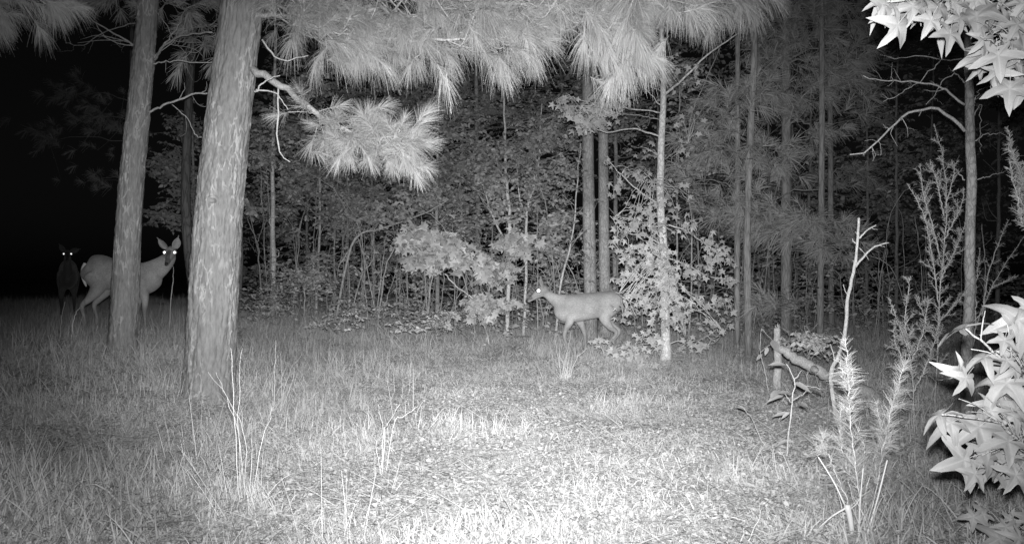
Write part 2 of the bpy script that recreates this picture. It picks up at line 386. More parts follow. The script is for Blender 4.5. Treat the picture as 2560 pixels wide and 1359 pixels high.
def tuft_mesh(name, elev, droop, seed, n=90, L=.19, wd=.0034, mat=None, shoot=.13, segs=3):
    """needle cluster at the end of a pine shoot whose axis leaves the origin along +X tilted by elev"""
    r = np.random.default_rng(seed); e = math.radians(elev); ax = np.array([math.cos(e), 0, math.sin(e)])
    u = np.array([0, 1., 0]); v = np.cross(ax, u); t = r.beta(1.6, 1.0, n); b = ax[None] * (t * shoot)[:, None]
    an = r.uniform(0, 2 * math.pi, n); sp = np.radians(np.clip(62 - 45 * t + r.normal(0, 9, n), 8, 85))
    d = ax[None] * np.cos(sp)[:, None] + (u[None] * np.cos(an)[:, None] + v[None] * np.sin(an)[:, None]) * np.sin(sp)[:, None]
    V, T = strips(b, d, L * r.uniform(.7, 1.1, n), wd, r, segs, droop, .6)
    m = MB(); m.add(V, T)
    m.tube(np.stack([ax * 0, ax * shoot * .5, ax * shoot]), [.004, .004, .003], 4)
    return m.mesh(name, mat)
TUFT = {}
for fam, dr, nm in (('hang', .62, 'needle'), ('star', .16, 'needle'), ('dim', .3, 'needle_far')):
    TUFT[fam] = [(e, tuft_mesh('needle_tuft', e, dr, 10 * k + abs(e), 135 if fam != 'dim' else 60, .165, .0023 if fam != 'dim' else .0055, MT[nm], segs=3 if fam != 'dim' else 2)) for e in (-55, -20, 15, 45) for k in range(3)]
TUFT_LITE = []
for e in (-25, 15, 45):
    for k in range(2):
        r_ = np.random.default_rng(e * 7 + k + 400); m_ = bpy.data.meshes  # template arrays for joined far foliage
        ee = math.radians(e); ax = np.array([math.cos(ee), 0, math.sin(ee)]); u = np.array([0, 1., 0]); v = np.cross(ax, u); n_ = 46
        t_ = r_.beta(1.6, 1, n_); an = r_.uniform(0, 6.28, n_); sp = np.radians(np.clip(65 - 45 * t_ + r_.normal(0, 9, n_), 8, 85))
        d_ = ax[None] * np.cos(sp)[:, None] + (u[None] * np.cos(an)[:, None] + v[None] * np.sin(an)[:, None]) * np.sin(sp)[:, None]
        TUFT_LITE.append(strips(ax[None] * (t_ * .14)[:, None], d_, .2 * r_.uniform(.7, 1.1, n_), .006, r_, 2, .25, .5))

# ---------------------------------------------------------------- branch geometry
def jitter(pts, amp, r):
    q = pts.copy(); 
    if len(q) > 2: q[1:-1] += r.normal(0, amp, (len(q) - 2, 3))
    return q
def branch(mb, pts, r0, r1, r, twigs=0, tl=.25, n=6, depth=1, jit=.004, seg=14, up=.2, out=None):
    c = jitter(spline(pts, seg), jit, r); rad = r0 + (r1 - r0) * np.linspace(0, 1, len(c)) ** .9
    mb.tube(c, rad, n, bump=.15, bs=30)
    if out is not None: out.append(c)
    for k in range(twigs):
        t = r.uniform(.15, .97); i = int(t * (len(c) - 1)); tg = nrm(c[min(i + 1, len(c) - 1)] - c[i - 1 if i else 0])
        dv = nrm(tg * r.uniform(.2, .9) + nrm(np.cross(tg, r.normal(0, 1, 3))) + np.array([0, 0, up]))
        L = tl * r.uniform(.3, 1.2) * (1.15 - .6 * t); e = c[i] + dv * L
        mid = (c[i] + e) / 2 + r.normal(0, .12 * L, 3); rr = max(rad[i] * .45, r1 * .5)
        if depth > 0: branch(mb, [c[i], mid, e], rr, rr * .4, r, r.integers(0, 3), L * .5, 4, depth - 1, jit * .6, 7, up, out)
        else: mb.tube(jitter(spline([c[i], mid, e], 6), .003, r), np.linspace(rr, rr * .4, 6), 4)
    return c, rad

def tuft_arrays(me):
    V = np.zeros(len(me.vertices) * 3, np.float32); me.vertices.foreach_get('co', V); T = np.zeros(len(me.polygons) * 3, np.int32); me.polygons.foreach_get('vertices', T)
    return V.reshape(-1, 3).astype(float), T.reshape(-1, 3)
TARR = {f: [(e, tuft_arrays(m)) for e, m in l] for f, l in TUFT.items()}
def pine_limb(parent, pts, r0, r1, r, fam, shoots, slen=.35, tmin=.3, mat='twig', name='limb', per=3, vert=0.0, scale=1.0, upb=.12, more=0):
    """limb mesh with side shoots; needle tufts are its sub-parts. returns number of tufts"""
    mb = MB(); c = jitter(spline(pts, 26), .008, r); rad = np.linspace(r0, r1, 26); mb.tube(c, rad, 8, bump=.18, bs=25)
    tips = []
    for k in range(shoots):
        t = tmin + (1 - tmin) * (k + r.uniform(0, 1)) / shoots; i = min(int(t * 25), 24); tg = nrm(c[i + 1] - c[max(i - 1, 0)])
        side = nrm(np.cross(tg, [0, 0, 1])) * (1 if k % 2 else -1)
        dv = nrm(tg * r.uniform(.3, 1.0) + side * r.uniform(.4, 1.1) + np.array([0, 0, r.uniform(-.35, .35) + vert]))
        L = slen * r.uniform(.45, 1.25) * (1.2 - .5 * t); a = c[i]; e = a + dv * L
        mid = (a + e) / 2 + np.array([0, 0, -.16 * L]) + r.normal(0, .05 * L, 3); q = spline([a, mid, e + np.array([0, 0, upb * L])], 9)
        mb.tube(q, np.linspace(max(rad[i] * .4, .005), .004, 9), 5)
        tips.append((q[-1], nrm(q[-1] - q[-2])))
        for j in range(per - 1):
            ii = r.integers(3, 8); td = nrm(q[ii] - q[ii - 1]); dd = nrm(td * .6 + r.normal(0, .55, 3)); LL = r.uniform(.04, .16)
            p2 = q[ii] + dd * LL; mb.tube([q[ii], (q[ii] + p2) / 2 + r.normal(0, .008, 3), p2], [.004, .0035, .003], 4); tips.append((p2, dd))
    tips.append((c[-1], nrm(c[-1] - c[-2])))
    o = mb.build(name, MT[mat], parent); base = worldloc(o)
    for p, d in tips:
        el = math.degrees(math.asin(max(-1, min(1, d[2])))); cand = sorted(TUFT[fam], key=lambda q: abs(q[0] - el) + r.uniform(0, 14))[0]
        link('needle_tuft', cand[1], o, loc=Vector(p - base), rot=(0, 0, math.atan2(d[1], d[0]) + r.normal(0, .2)), scale=scale * r.uniform(.8, 1.2))
    if more:
        fm = MB()
        for k in range(more):
            p, d = tips[r.integers(0, len(tips))]; q = p + r.normal(0, .09, 3) - np.array([0, 0, .0]); d = nrm(d + r.normal(0, .5, 3)); el = math.degrees(math.asin(max(-1, min(1, d[2]))))
            cand = sorted(TARR[fam], key=lambda z: abs(z[0] - el) + r.uniform(0, 14))[0][1]; az = math.atan2(d[1], d[0]); s_ = scale * r.uniform(.8, 1.15); ca, sa = math.cos(az) * s_, math.sin(az) * s_
            fm.inst(cand, np.array([[[ca, -sa, 0], [sa, ca, 0], [0, 0, s_]]]), q[None])
        fm.build('needles', MT['needle_far' if fam == 'dim' else 'needle'], o, kind='stuff')
    return o

# ---------------------------------------------------------------- foreground pines
def trunk_mesh(pts, rads, nu, nv, amp, seed, sc_u=10.0, sc_v=3.2, flare=.35, knots=()):
    """tapered trunk with flaky bark plates in real relief"""
    c = spline(pts, nv); t = np.linspace(0, 1, nv); R = np.interp(t, np.linspace(0, 1, len(rads)), rads)
    hgt = np.linspace(0, 1, nv) * np.linalg.norm(np.array(pts[-1]) - np.array(pts[0]))
    a = np.linspace(0, 2 * math.pi, nu, endpoint=False)
    U, Hh = np.meshgrid(a, hgt); ca, sa = np.cos(U), np.sin(U)
    q = np.stack([ca * sc_u * .16 * 2, sa * sc_u * .16 * 2, Hh * sc_v], -1) + seed
    wq = q + .45 * np.stack([fbm(q * 1.7 + 5, 2), fbm(q * 1.7 + 9, 2), fbm(q * 1.3 + 2, 2)], -1)
    cell = noise(wq * 2.3); ridge = np.abs(fbm(wq * np.array([1.6, 1.6, .8]), 3)); plates = np.clip(ridge * 5.0, 0, 1)
    steps = np.floor(cell * 4.0) / 4.0
    disp = amp * (plates * .6 + steps * .8 + .35 * fbm(q * 6, 2))
    fl = 1 + flare * np.exp(-Hh / .22) * (1 + .3 * np.cos(U * 5 + seed))
    rad = R[:, None] * fl + disp
    for ku, kv, kr in knots:
        du = np.angle(np.exp(1j * (U - ku))) * R[:, None]; dd = np.sqrt(du ** 2 + (Hh - kv) ** 2); rad = rad + .012 * np.exp(-((dd - kr) / (kr * .4)) ** 2) - .015 * np.exp(-(dd / (kr * .6)) ** 2)
    tan = nrm(np.gradient(c, axis=0)); X = nrm(np.cross(np.array([0, 1., 0])[None], tan)); Yv = np.cross(tan, X)
    V = c[:, None] + X[:, None] * (ca * rad)[..., None] + Yv[:, None] * (sa * rad)[..., None]
    m = MB(); i = np.arange(nv - 1)[:, None] * nu; j = np.arange(nu)[None]; j2 = (j + 1) % nu
    T = np.concatenate([np.stack([i + j, i + j2, i + nu + j2], -1).reshape(-1, 3), np.stack([i + j, i + nu + j2, i + nu + j], -1).reshape(-1, 3)])
    m.add(V.reshape(-1, 3), T); return m

r = np.random.default_rng(11)
D1 = 6.65
b1 = G(520, D1, -.05)
pine = empty('pine_tree', b1, 'thick pale-barked pine trunk, the largest in view, with needled boughs reaching right', 'tree', 'pine trees in the clearing')
top = P(600, 0, D1)
pts = [b1, P(528, 850, D1), P(545, 560, D1), P(568, 320, D1), P(602, 40, D1), P(640, -330, D1 + .05), P(680, -900, D1 + .1)]
tm = trunk_mesh(pts, [.172, .168, .162, .152, .142, .135, .12], 170, 700, .0155, 3.7, knots=[(-1.55, 2.15, .035)])
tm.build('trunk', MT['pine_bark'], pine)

# limbs that fill the top of the frame, and the drooping one beside the trunk
pine_limb(pine, [P(632, 40, 6.6), P(720, 42, 6.5), P(860, 80, 6.3), P(1010, 100, 6.1), P(1180, 100, 6.0), P(1330, 85, 5.9)], .022, .006, r, 'hang', 26, .40, .16, per=3, more=60, scale=.85)
pine_limb(pine, [P(632, 172, 6.6), P(700, 215, 6.5), P(780, 275, 6.4), P(860, 325, 6.25), P(935, 348, 6.2), P(1000, 340, 6.15)], .03, .006, r, 'star', 20, .30, .36, per=3, vert=-.18, more=22, scale=.8)
pine_limb(pine, [P(640, -60, 6.6), P(800, -40, 6.3), P(1000, -10, 6.0), P(1200, 0, 5.8), P(1420, 20, 5.7), P(1560, 60, 5.6)], .024, .006, r, 'hang', 28, .45, .2, per=3, more=60, scale=.85)
pine_limb(pine, [P(650, -200, 6.6), P(900, -130, 6.1), P(1200, -80, 5.8), P(1500, -40, 5.6), P(1700, -10, 5.5)], .024, .006, r, 'hang', 22, .45, .25, per=3, more=50, scale=.85)
pine_limb(pine, [P(640, -20, 6.6), P(710, 20, 6.3), P(790, 70, 6.0), P(880, 90, 5.9)], .014, .006, r, 'hang', 7, .35, .3, per=1, more=70, scale=.85)
# dangling bare twigs under the boughs
for q in ([(696, 222), (694, 330), (700, 385), (725, 405)], [(1118, 182), (1122, 230), (1128, 285)], [(640, 225), (690, 235), (720, 275)], [(636, 230), (670, 200), (700, 190)], [(655, 100), (700, 150), (770, 140)]):
    mb = MB(); mb.tube(jitter(spline([P(a, b, 5.9) for a, b in q], 12), .004, r), np.linspace(.007, .003, 12), 5); mb.build('dead_twig', MT['twig'], pine)

D2 = 8.1
b2 = G(303, D2, -.05)
pine2 = empty('pine_tree', b2, 'slimmer pine crossing in front of the doe at left, with bare dead limbs', 'tree', 'pine trees in the clearing')
tm = trunk_mesh([b2, P(312, 760, D2), P(325, 500, D2), P(345, 290, D2), P(362, 110, D2), P(374, -60, D2), P(400, -560, D2)], [.112, .108, .1, .092, .083, .078, .07], 100, 460, .013, 8.1)
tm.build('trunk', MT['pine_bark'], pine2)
def dead_limb(par, q, d, r0, r1, tw=4, tl=.3, mat='twig', seg=16):
    m = MB(); pts = [P(a, b, d + (c[0] if c else 0)) for a, b, *c in q]; branch(m, pts, r0, r1, r, tw, tl, 6, 1, .005, seg); return m.build('dead_limb', MT[mat], par)
dead_limb(pine2, [(385, 152), (410, 115, -.2), (455, 90, -.4), (530, 82, -.7)], D2, .013, .007, 2, .35)
dead_limb(pine2, [(384, 150), (420, 100, .1), (450, 60, .2), (462, 20, .3)], D2, .008, .004, 4, .35)
dead_limb(pine2, [(380, 160), (430, 154), (530, 158, .1)], D2, .007, .005, 3, .25)
dead_limb(pine2, [(372, 282), (410, 264), (470, 240), (525, 233)], D2, .011, .008, 3, .4)
dead_limb(pine2, [(430, 262), (470, 300), (490, 340), (510, 342)], D2, .005, .003, 1, .2)
dead_limb(pine2, [(345, 122), (300, 92), (250, 65), (205, 35)], D2, .010, .004, 5, .4)
dead_limb(pine2, [(345, 118), (300, 110), (262, 90), (240, 60)], D2, .006, .003, 3, .3)
dead_limb(pine2, [(350, 60), (300, 66), (250, 88), (205, 113), (165, 108)], D2, .006, .003, 2, .25, 'dull_twig')

# top-left bough of a pine standing outside the frame
bl = G(-420, 5.6)
pl = empty('pine_tree', bl, 'pine beyond the left edge whose needled bough hangs into the top left corner', 'tree', 'pine trees in the clearing')
m = MB(); m.tube([bl, bl + [0.05, 0, 2], bl + [.1, 0, 5]], [.14, .12, .09], 12, bump=.06, bs=12); m.build('trunk', MT['pine_bark_far'], pl)
pine_limb(pl, [bl + [.1, 0, 3.1], P(-170, -120, 5.5), P(-40, -50, 5.4), P(50, -25, 5.4), P(105, -5, 5.4)], .02, .006, r, 'hang', 11, .24, .35, per=3, scale=.72)
pine_limb(pl, [bl + [.1, 0, 2.7], P(-170, -20, 5.5), P(-90, 10, 5.4), P(-30, 30, 5.4)], .015, .006, r, 'hang', 7, .2, .35, per=3, scale=.72)

# pine whose sparse needles show behind the two trunks, and the bough at top right
bp_ = G(500, 11.5)
pb = empty('pine_tree', bp_, 'dim pine behind the thick trunk, its needles hanging between the two left trunks', 'tree', 'pine trees in the clearing')
m = MB(); m.tube(spline([bp_, P(466, 560, 11.5), P(470, 300, 11.5), P(490, -50, 11.5)], 14), np.linspace(.07, .05, 14), 10, bump=.08, bs=14); m.build('trunk', MT['dimmed_bark'], pb)
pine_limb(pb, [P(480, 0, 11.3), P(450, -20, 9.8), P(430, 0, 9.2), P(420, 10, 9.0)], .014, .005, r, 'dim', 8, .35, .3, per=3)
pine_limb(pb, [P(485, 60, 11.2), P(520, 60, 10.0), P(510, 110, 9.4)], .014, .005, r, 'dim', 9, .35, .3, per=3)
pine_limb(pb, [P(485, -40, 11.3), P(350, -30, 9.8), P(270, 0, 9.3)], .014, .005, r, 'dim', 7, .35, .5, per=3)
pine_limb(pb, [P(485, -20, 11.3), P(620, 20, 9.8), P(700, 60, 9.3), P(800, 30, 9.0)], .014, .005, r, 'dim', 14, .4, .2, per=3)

br_ = G(2020, 9.5)
pr = empty('pine_tree', br_, 'tall pine right of the pale sapling whose bright needle fans hang at the top', 'tree', 'pine trees in the clearing')
m = MB(); m.tube(spline([P(1872, 900, 11.6), P(1868, 600, 11.6), P(1876, 340, 11.6), P(1884, 180, 11.6), P(1890, -60, 11.6), P(1900, -400, 11.6)], 24), np.linspace(.052, .038, 24), 12, bump=.1, bs=14); m.build('trunk', MT['pine_bark_far'], pr)
pr.location = Vector(P(1872, 900, 11.6)); pr.children[0].location = -pr.location
pine_limb(pr, [P(1890, -30, 11.5), P(1860, -40, 9.0), P(1800, -20, 7.6), P(1740, -20, 6.6), P(1690, 0, 6.2)], .02, .006, r, 'hang', 15, .42, .45, per=3, more=12, scale=.9)
pine_limb(pr, [P(1890, -60, 11.5), P(1900, -60, 9.0), P(1860, -40, 7.0), P(1850, 5, 6.2)], .02, .006, r, 'hang', 6, .3, .5, per=3)

# ---------------------------------------------------------------- far pines with joined needles
def far_pine(label, px, d, rad, ys, blobs, topy=-500, lean=0, mat='pine_bark_far', limbs=5):
    b = G(px, d, -.05); o = empty('pine_tree', b, label, 'tree', 'pines standing in the dark wood')
    tp = P(px + lean, topy, d); m = MB(); c = spline([b, (b + tp) / 2 + r.normal(0, .03, 3), tp], 18); m.tube(c, np.linspace(rad, rad * .6, 18), 12, bump=.1, bs=12)
    m.build('trunk', MT[mat], o)
    if blobs:
        fm = MB()
        for (bx, by, wx, wy, n) in blobs:
            n = int(n * 1.5); lm = MB()
            cen = P(bx, by, d - r.uniform(.1, .8)); 
            zz = min(max(cen[2] + .1, b[2] + .4), tp[2]); k = np.argmin(abs(c[:, 2] - zz)); 
            lm.tube(jitter(spline([c[k], (c[k] + cen) / 2 + [0, 0, .12], cen], 9), .012, r), np.linspace(rad * .25, .008, 9), 5)
            pos = cen + r.normal(0, 1, (n, 3)) * np.array([wx / F * d * .45, .35, wy / F * d * .45])
            for p_ in pos[:n // 2]:
                lm.tube(spline([cen, (cen + p_) / 2 + r.normal(0, .04, 3), p_], 5), np.linspace(.007, .004, 5), 4)
            out = nrm(pos - c[k] + r.normal(0, .3, (n, 3))); az = np.arctan2(out[:, 1], out[:, 0]); sc_ = r.uniform(.8, 1.25, n); ids = r.integers(0, len(TUFT_LITE), n)
            for q in range(len(TUFT_LITE)):
                s_ = ids == q
                if s_.any():
                    ca, sa = np.cos(az[s_]) * sc_[s_], np.sin(az[s_]) * sc_[s_]; Z = np.zeros_like(ca)
                    M = np.stack([np.stack([ca, -sa, Z], -1), np.stack([sa, ca, Z], -1), np.stack([Z, Z, sc_[s_]], -1)], 1); fm.inst(TUFT_LITE[q], M, pos[s_])
            lm.build('limb', MT['dull_twig'], o)
        fm.build('foliage', MT['needle_far'], o, kind='stuff')
    return o
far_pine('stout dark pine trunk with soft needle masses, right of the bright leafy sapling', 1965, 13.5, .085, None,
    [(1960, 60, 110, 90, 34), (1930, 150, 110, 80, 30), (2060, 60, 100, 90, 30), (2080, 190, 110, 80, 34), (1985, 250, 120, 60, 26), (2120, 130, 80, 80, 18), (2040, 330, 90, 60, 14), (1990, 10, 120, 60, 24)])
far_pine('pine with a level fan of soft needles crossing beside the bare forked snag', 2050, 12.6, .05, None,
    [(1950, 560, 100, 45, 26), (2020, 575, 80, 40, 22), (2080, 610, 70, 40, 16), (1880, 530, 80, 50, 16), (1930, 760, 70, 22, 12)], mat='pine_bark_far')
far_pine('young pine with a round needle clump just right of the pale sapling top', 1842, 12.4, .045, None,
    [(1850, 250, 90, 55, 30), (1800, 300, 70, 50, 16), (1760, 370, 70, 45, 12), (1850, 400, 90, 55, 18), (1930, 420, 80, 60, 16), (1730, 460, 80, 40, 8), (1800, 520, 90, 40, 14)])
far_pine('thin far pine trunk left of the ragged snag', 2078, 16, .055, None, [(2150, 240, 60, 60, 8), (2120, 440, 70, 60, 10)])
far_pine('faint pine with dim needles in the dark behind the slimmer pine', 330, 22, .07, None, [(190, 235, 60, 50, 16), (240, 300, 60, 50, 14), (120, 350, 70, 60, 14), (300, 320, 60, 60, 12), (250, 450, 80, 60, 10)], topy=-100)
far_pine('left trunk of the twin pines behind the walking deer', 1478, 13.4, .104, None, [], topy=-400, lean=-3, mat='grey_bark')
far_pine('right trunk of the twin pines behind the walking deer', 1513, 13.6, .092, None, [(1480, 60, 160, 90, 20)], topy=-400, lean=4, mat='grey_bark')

# ---------------------------------------------------------------- leafy saplings and thicket
def sprays(fm, tm_, centers, r, ln=.28, nl=8, size=.075, tmpl=LITE, up=.1, twr=.0028, droop=.5):
    """leafy twigs: leaves alternate along each twig. centers (N,3)"""
    N = len(centers); a = r.uniform(0, 6.28, N); dv = nrm(np.stack([np.cos(a), np.sin(a), r.normal(up, .35, N)], -1))
    L = ln * r.uniform(.6, 1.3, N)
    st = centers - dv * (L * .5)[:, None]; en = centers + dv * (L * .5)[:, None] + np.array([0, 0, -.06]) * L[:, None] * 2
    for k in range(N):
        tm_.tube(spline([st[k], (st[k] + en[k]) / 2 + [0, 0, .02], en[k]], 4), np.linspace(twr * 1.3, twr * .6, 4), 3)
    t = (np.arange(nl) + .5) / nl; pos = st[:, None] + (en - st)[:, None] * t[None, :, None] + np.array([0, 0, .015])
    sgn = np.where(np.arange(nl) % 2, 1, -1)[None, :, None]; side = nrm(np.cross(dv, [0, 0, 1]))[:, None] * sgn
    fw = nrm(side * .9 + dv[:, None] * .55 + r.normal(0, .25, (N, nl, 3)) + np.array([0, 0, -droop]))
    upv = nrm(np.array([0, -.75, .8]) + r.normal(0, .5, (N, nl, 3)))
    M = frame(fw.reshape(-1, 3), upv.reshape(-1, 3)) * (size * r.uniform(.6, 1.25, N * nl))[:, None, None]
    fm.inst(tmpl, M, pos.reshape(-1, 3)); return st
DENS = 3.0
def sapling(label, stem, d, r0, r1, blobs, r, name='sapling', cat='sapling', group='saplings in the thicket', bark='grey_bark', leaf='leaf', size=.075, ln=.28, tmpl=LITE, twigs=8, ground=True, dz=.35, forks=(), nl=8):
    """stem: list of (px,py); blobs: (px,py,rx,ry,n) clouds of leafy twigs"""
    pts = [P(a, b, d) for a, b in stem]
    if ground: pts[0] = G(stem[0][0], d, -.05)
    o = empty(name, pts[0], label, cat, group)
    tm_ = MB(); paths = []; c, _ = branch(tm_, pts, r0, r1, r, twigs, .5, 8, 1, .006, 22, .5, paths)
    for f in forks:
        branch(tm_, [P(a, b, d + r.uniform(-.2, .2)) for a, b in f], r0 * .55, r1 * .6, r, 3, .35, 6, 1, .006, 14, .4, paths)
    tm_.build('stem' if name == 'shrub' else 'trunk', MT[bark], o)
    if blobs:
        fm = MB(); tw = MB(); allp = np.vstack(paths)
        for bx, by, rx, ry, n in blobs:
            n = int(n * (DENS if name == 'sapling' else 1.3)); u = nrm(r.normal(0, 1, (n, 3))) * (r.uniform(0, 1, n) ** .45)[:, None]
            cen = P(bx, by, d) + u * np.array([rx / F * d, dz * 1.6, ry / F * d]); cen[:, 2] = np.maximum(cen[:, 2], gz(cen[:, 0], cen[:, 1]) + .08)
            st = sprays(fm, tw, cen, r, ln, nl, size, tmpl)
            for k in range(0, n, 4):
                j = np.argmin(((allp - st[k]) ** 2).sum(1) + r.uniform(0, .15, len(allp))); a, b = allp[j], st[k]
                tw.tube(jitter(spline([a, (a + b) / 2 + [0, 0, .05], b], 7), .012, r), np.linspace(.007, .003, 7), 4)
        tw.build('twigs', MT['dull_twig'], o, kind='stuff'); fm.build('foliage', MT[leaf], o, kind='stuff')
    return o
r = np.random.default_rng(5)
S = sapling
S('slender pale sapling trunk nearest the thick pine on its right side', [(684, 745), (683, 600), (682, 450), (686, 280), (690, 60)], 14, .045, .02, [(720, 330, 90, 90, 34), (650, 400, 60, 60, 14), (760, 200, 90, 60, 20)], r, bark='sap_bark')
S('thin forked sapling in the dark gap beside the thick pine', [(656, 750), (648, 650), (642, 605), (618, 545)], 13.2, .014, .006, [(630, 520, 30, 20, 5)], r, forks=[[(642, 605), (655, 575), (660, 540)], [(648, 640), (610, 480), (590, 440)]], bark='dull_twig', twigs=4)
S('sapling with small leaves, second stem right of the pale slender one', [(788, 770), (796, 640), (800, 500), (795, 300)], 15.5, .03, .012, [(780, 440, 85, 75, 44), (840, 520, 70, 60, 30), (720, 480, 50, 60, 20)], r, bark='sap_bark')
S('thin upright sapling with hanging leaves near the low round bush', [(838, 770), (836, 620), (842, 500), (850, 320)], 16, .02, .008, [(880, 400, 90, 80, 42), (900, 500, 70, 50, 24)], r)
S('leafy tree with a broad dim crown above the thicket gap', [(1092, 790), (1094, 660), (1092, 520), (1096, 250)], 15.2, .045, .02, [(1000, 330, 120, 70, 54), (1110, 300, 110, 70, 50), (1060, 420, 110, 70, 48), (1180, 380, 70, 70, 30)], r)
S('pale bent sapling trunk, tallest of the pale stems in mid thicket', [(1268, 800), (1272, 640), (1274, 540), (1266, 450), (1262, 330), (1258, 180)], 13.6, .036, .014, [(1230, 420, 80, 80, 40), (1330, 360, 80, 70, 36), (1260, 520, 60, 50, 18)], r, bark='sap_bark', forks=[[(1274, 620), (1235, 545), (1212, 480), (1195, 440)]])
S('crooked pale sapling just left of the twin pines', [(1308, 800), (1315, 690), (1316, 560), (1325, 500), (1345, 420), (1355, 260)], 13.9, .028, .01, [(1350, 470, 60, 70, 28), (1390, 330, 70, 60, 26)], r, bark='sap_bark', forks=[[(1318, 545), (1300, 500), (1290, 400)]])
S('narrow leaning sapling touching the left twin pine', [(1385, 800), (1405, 700), (1430, 600), (1440, 500), (1452, 360)], 13.2, .02, .008, [(1420, 420, 45, 70, 16), (1400, 560, 50, 40, 14)], r, bark='sap_bark')
S('two-stemmed brushy sapling behind the walking deer', [(1345, 800), (1385, 690), (1440, 600), (1475, 540)], 13.8, .014, .006, [(1370, 620, 60, 50, 18)], r, bark='dull_twig', forks=[[(1360, 780), (1420, 640), (1400, 560)]])
S('long sapling bowed low to the right over the dark hollow', [(835, 690), (880, 610), (960, 570), (1060, 535), (1120, 500)], 13.6, .022, .008, [(930, 540, 70, 40, 16), (1060, 480, 70, 40, 18)], r, forks=[[(845, 670), (890, 600), (905, 560)]], bark='grey_bark')
S('slanting bare pole leaning left among the low leaves', [(1228, 805), (1190, 760), (1140, 715), (1112, 685)], 12.8, .014, .009, [], r, bark='sap_bark', twigs=1)
S('curved bare stem rising from the dark hollow', [(870, 770), (900, 700), (935, 645), (930, 600)], 13.6, .012, .006, [], r, bark='grey_bark', twigs=4)
S('pair of slim stems leaning right beside the dark hollow', [(940, 790), (960, 690), (985, 620), (1030, 570)], 13.4, .014, .006, [(1000, 520, 60, 40, 12)], r, forks=[[(955, 780), (985, 690), (1000, 630)]], bark='grey_bark')
S('small star-leaved maple, bright leaves in mid thicket above the dark hollow', [(1060, 800), (1075, 730), (1085, 660), (1080, 580)], 12.4, .012, .006, [(1040, 600, 60, 36, 20), (1110, 620, 60, 40, 22), (1070, 650, 60, 30, 14), (1150, 650, 40, 30, 8)], r, tmpl=STARL, size=.09, leaf='weed', name='sapling', nl=6, ln=.24)
S('star-leaved seedling bush with a gap below, left of the walking deer head', [(1215, 820), (1220, 740), (1235, 680)], 12.6, .01, .005, [(1210, 660, 45, 30, 10), (1240, 690, 60, 30, 12), (1290, 610, 60, 40, 16), (1220, 760, 70, 20, 12)], r, tmpl=STARL, size=.085, leaf='weed', nl=6, ln=.22)
S('upright leafy sapling filling the thicket behind the small maple', [(1160, 790), (1165, 650), (1150, 480), (1160, 300)], 16.3, .03, .012, [(1150, 540, 80, 70, 46), (1080, 480, 80, 60, 36), (1180, 450, 60, 60, 30)], r)
S('dense leafy sapling behind the drooping bough', [(930, 790), (935, 620), (930, 450), (940, 200)], 17, .035, .014, [(920, 330, 100, 90, 50), (880, 260, 100, 70, 40), (980, 440, 90, 60, 36), (860, 560, 60, 50, 22)], r)
S('tall leafy tree at the back under the needle fringe', [(1190, 790), (1195, 500), (1190, 200), (1200, -100)], 18, .06, .03, [(1080, 240, 120, 70, 50), (1220, 260, 100, 60, 44), (1340, 280, 100, 70, 44), (1180, 160, 150, 70, 40)], r)
S('dim tree closing the wood behind the twin pines', [(1535, 790), (1538, 600), (1540, 400), (1545, 0)], 16.5, .05, .03, [(1560, 300, 90, 90, 40), (1600, 420, 80, 60, 30), (1420, 260, 80, 60, 26), (1580, 180, 100, 60, 30)], r, leaf='leaf')
S('spindly dim sapling between the pale sapling and the far pines', [(1696, 800), (1692, 600), (1696, 400), (1700, 200)], 12.8, .018, .008, [(1720, 330, 70, 60, 20), (1700, 200, 70, 60, 18)], r, bark='grey_bark')
S('thin crooked sapling with level twigs right of the pale sapling', [(1722, 800), (1730, 600), (1722, 470), (1726, 300), (1800, 120)], 12.2, .013, .006, [(1740, 420, 70, 60, 12)], r, bark='grey_bark', twigs=14)
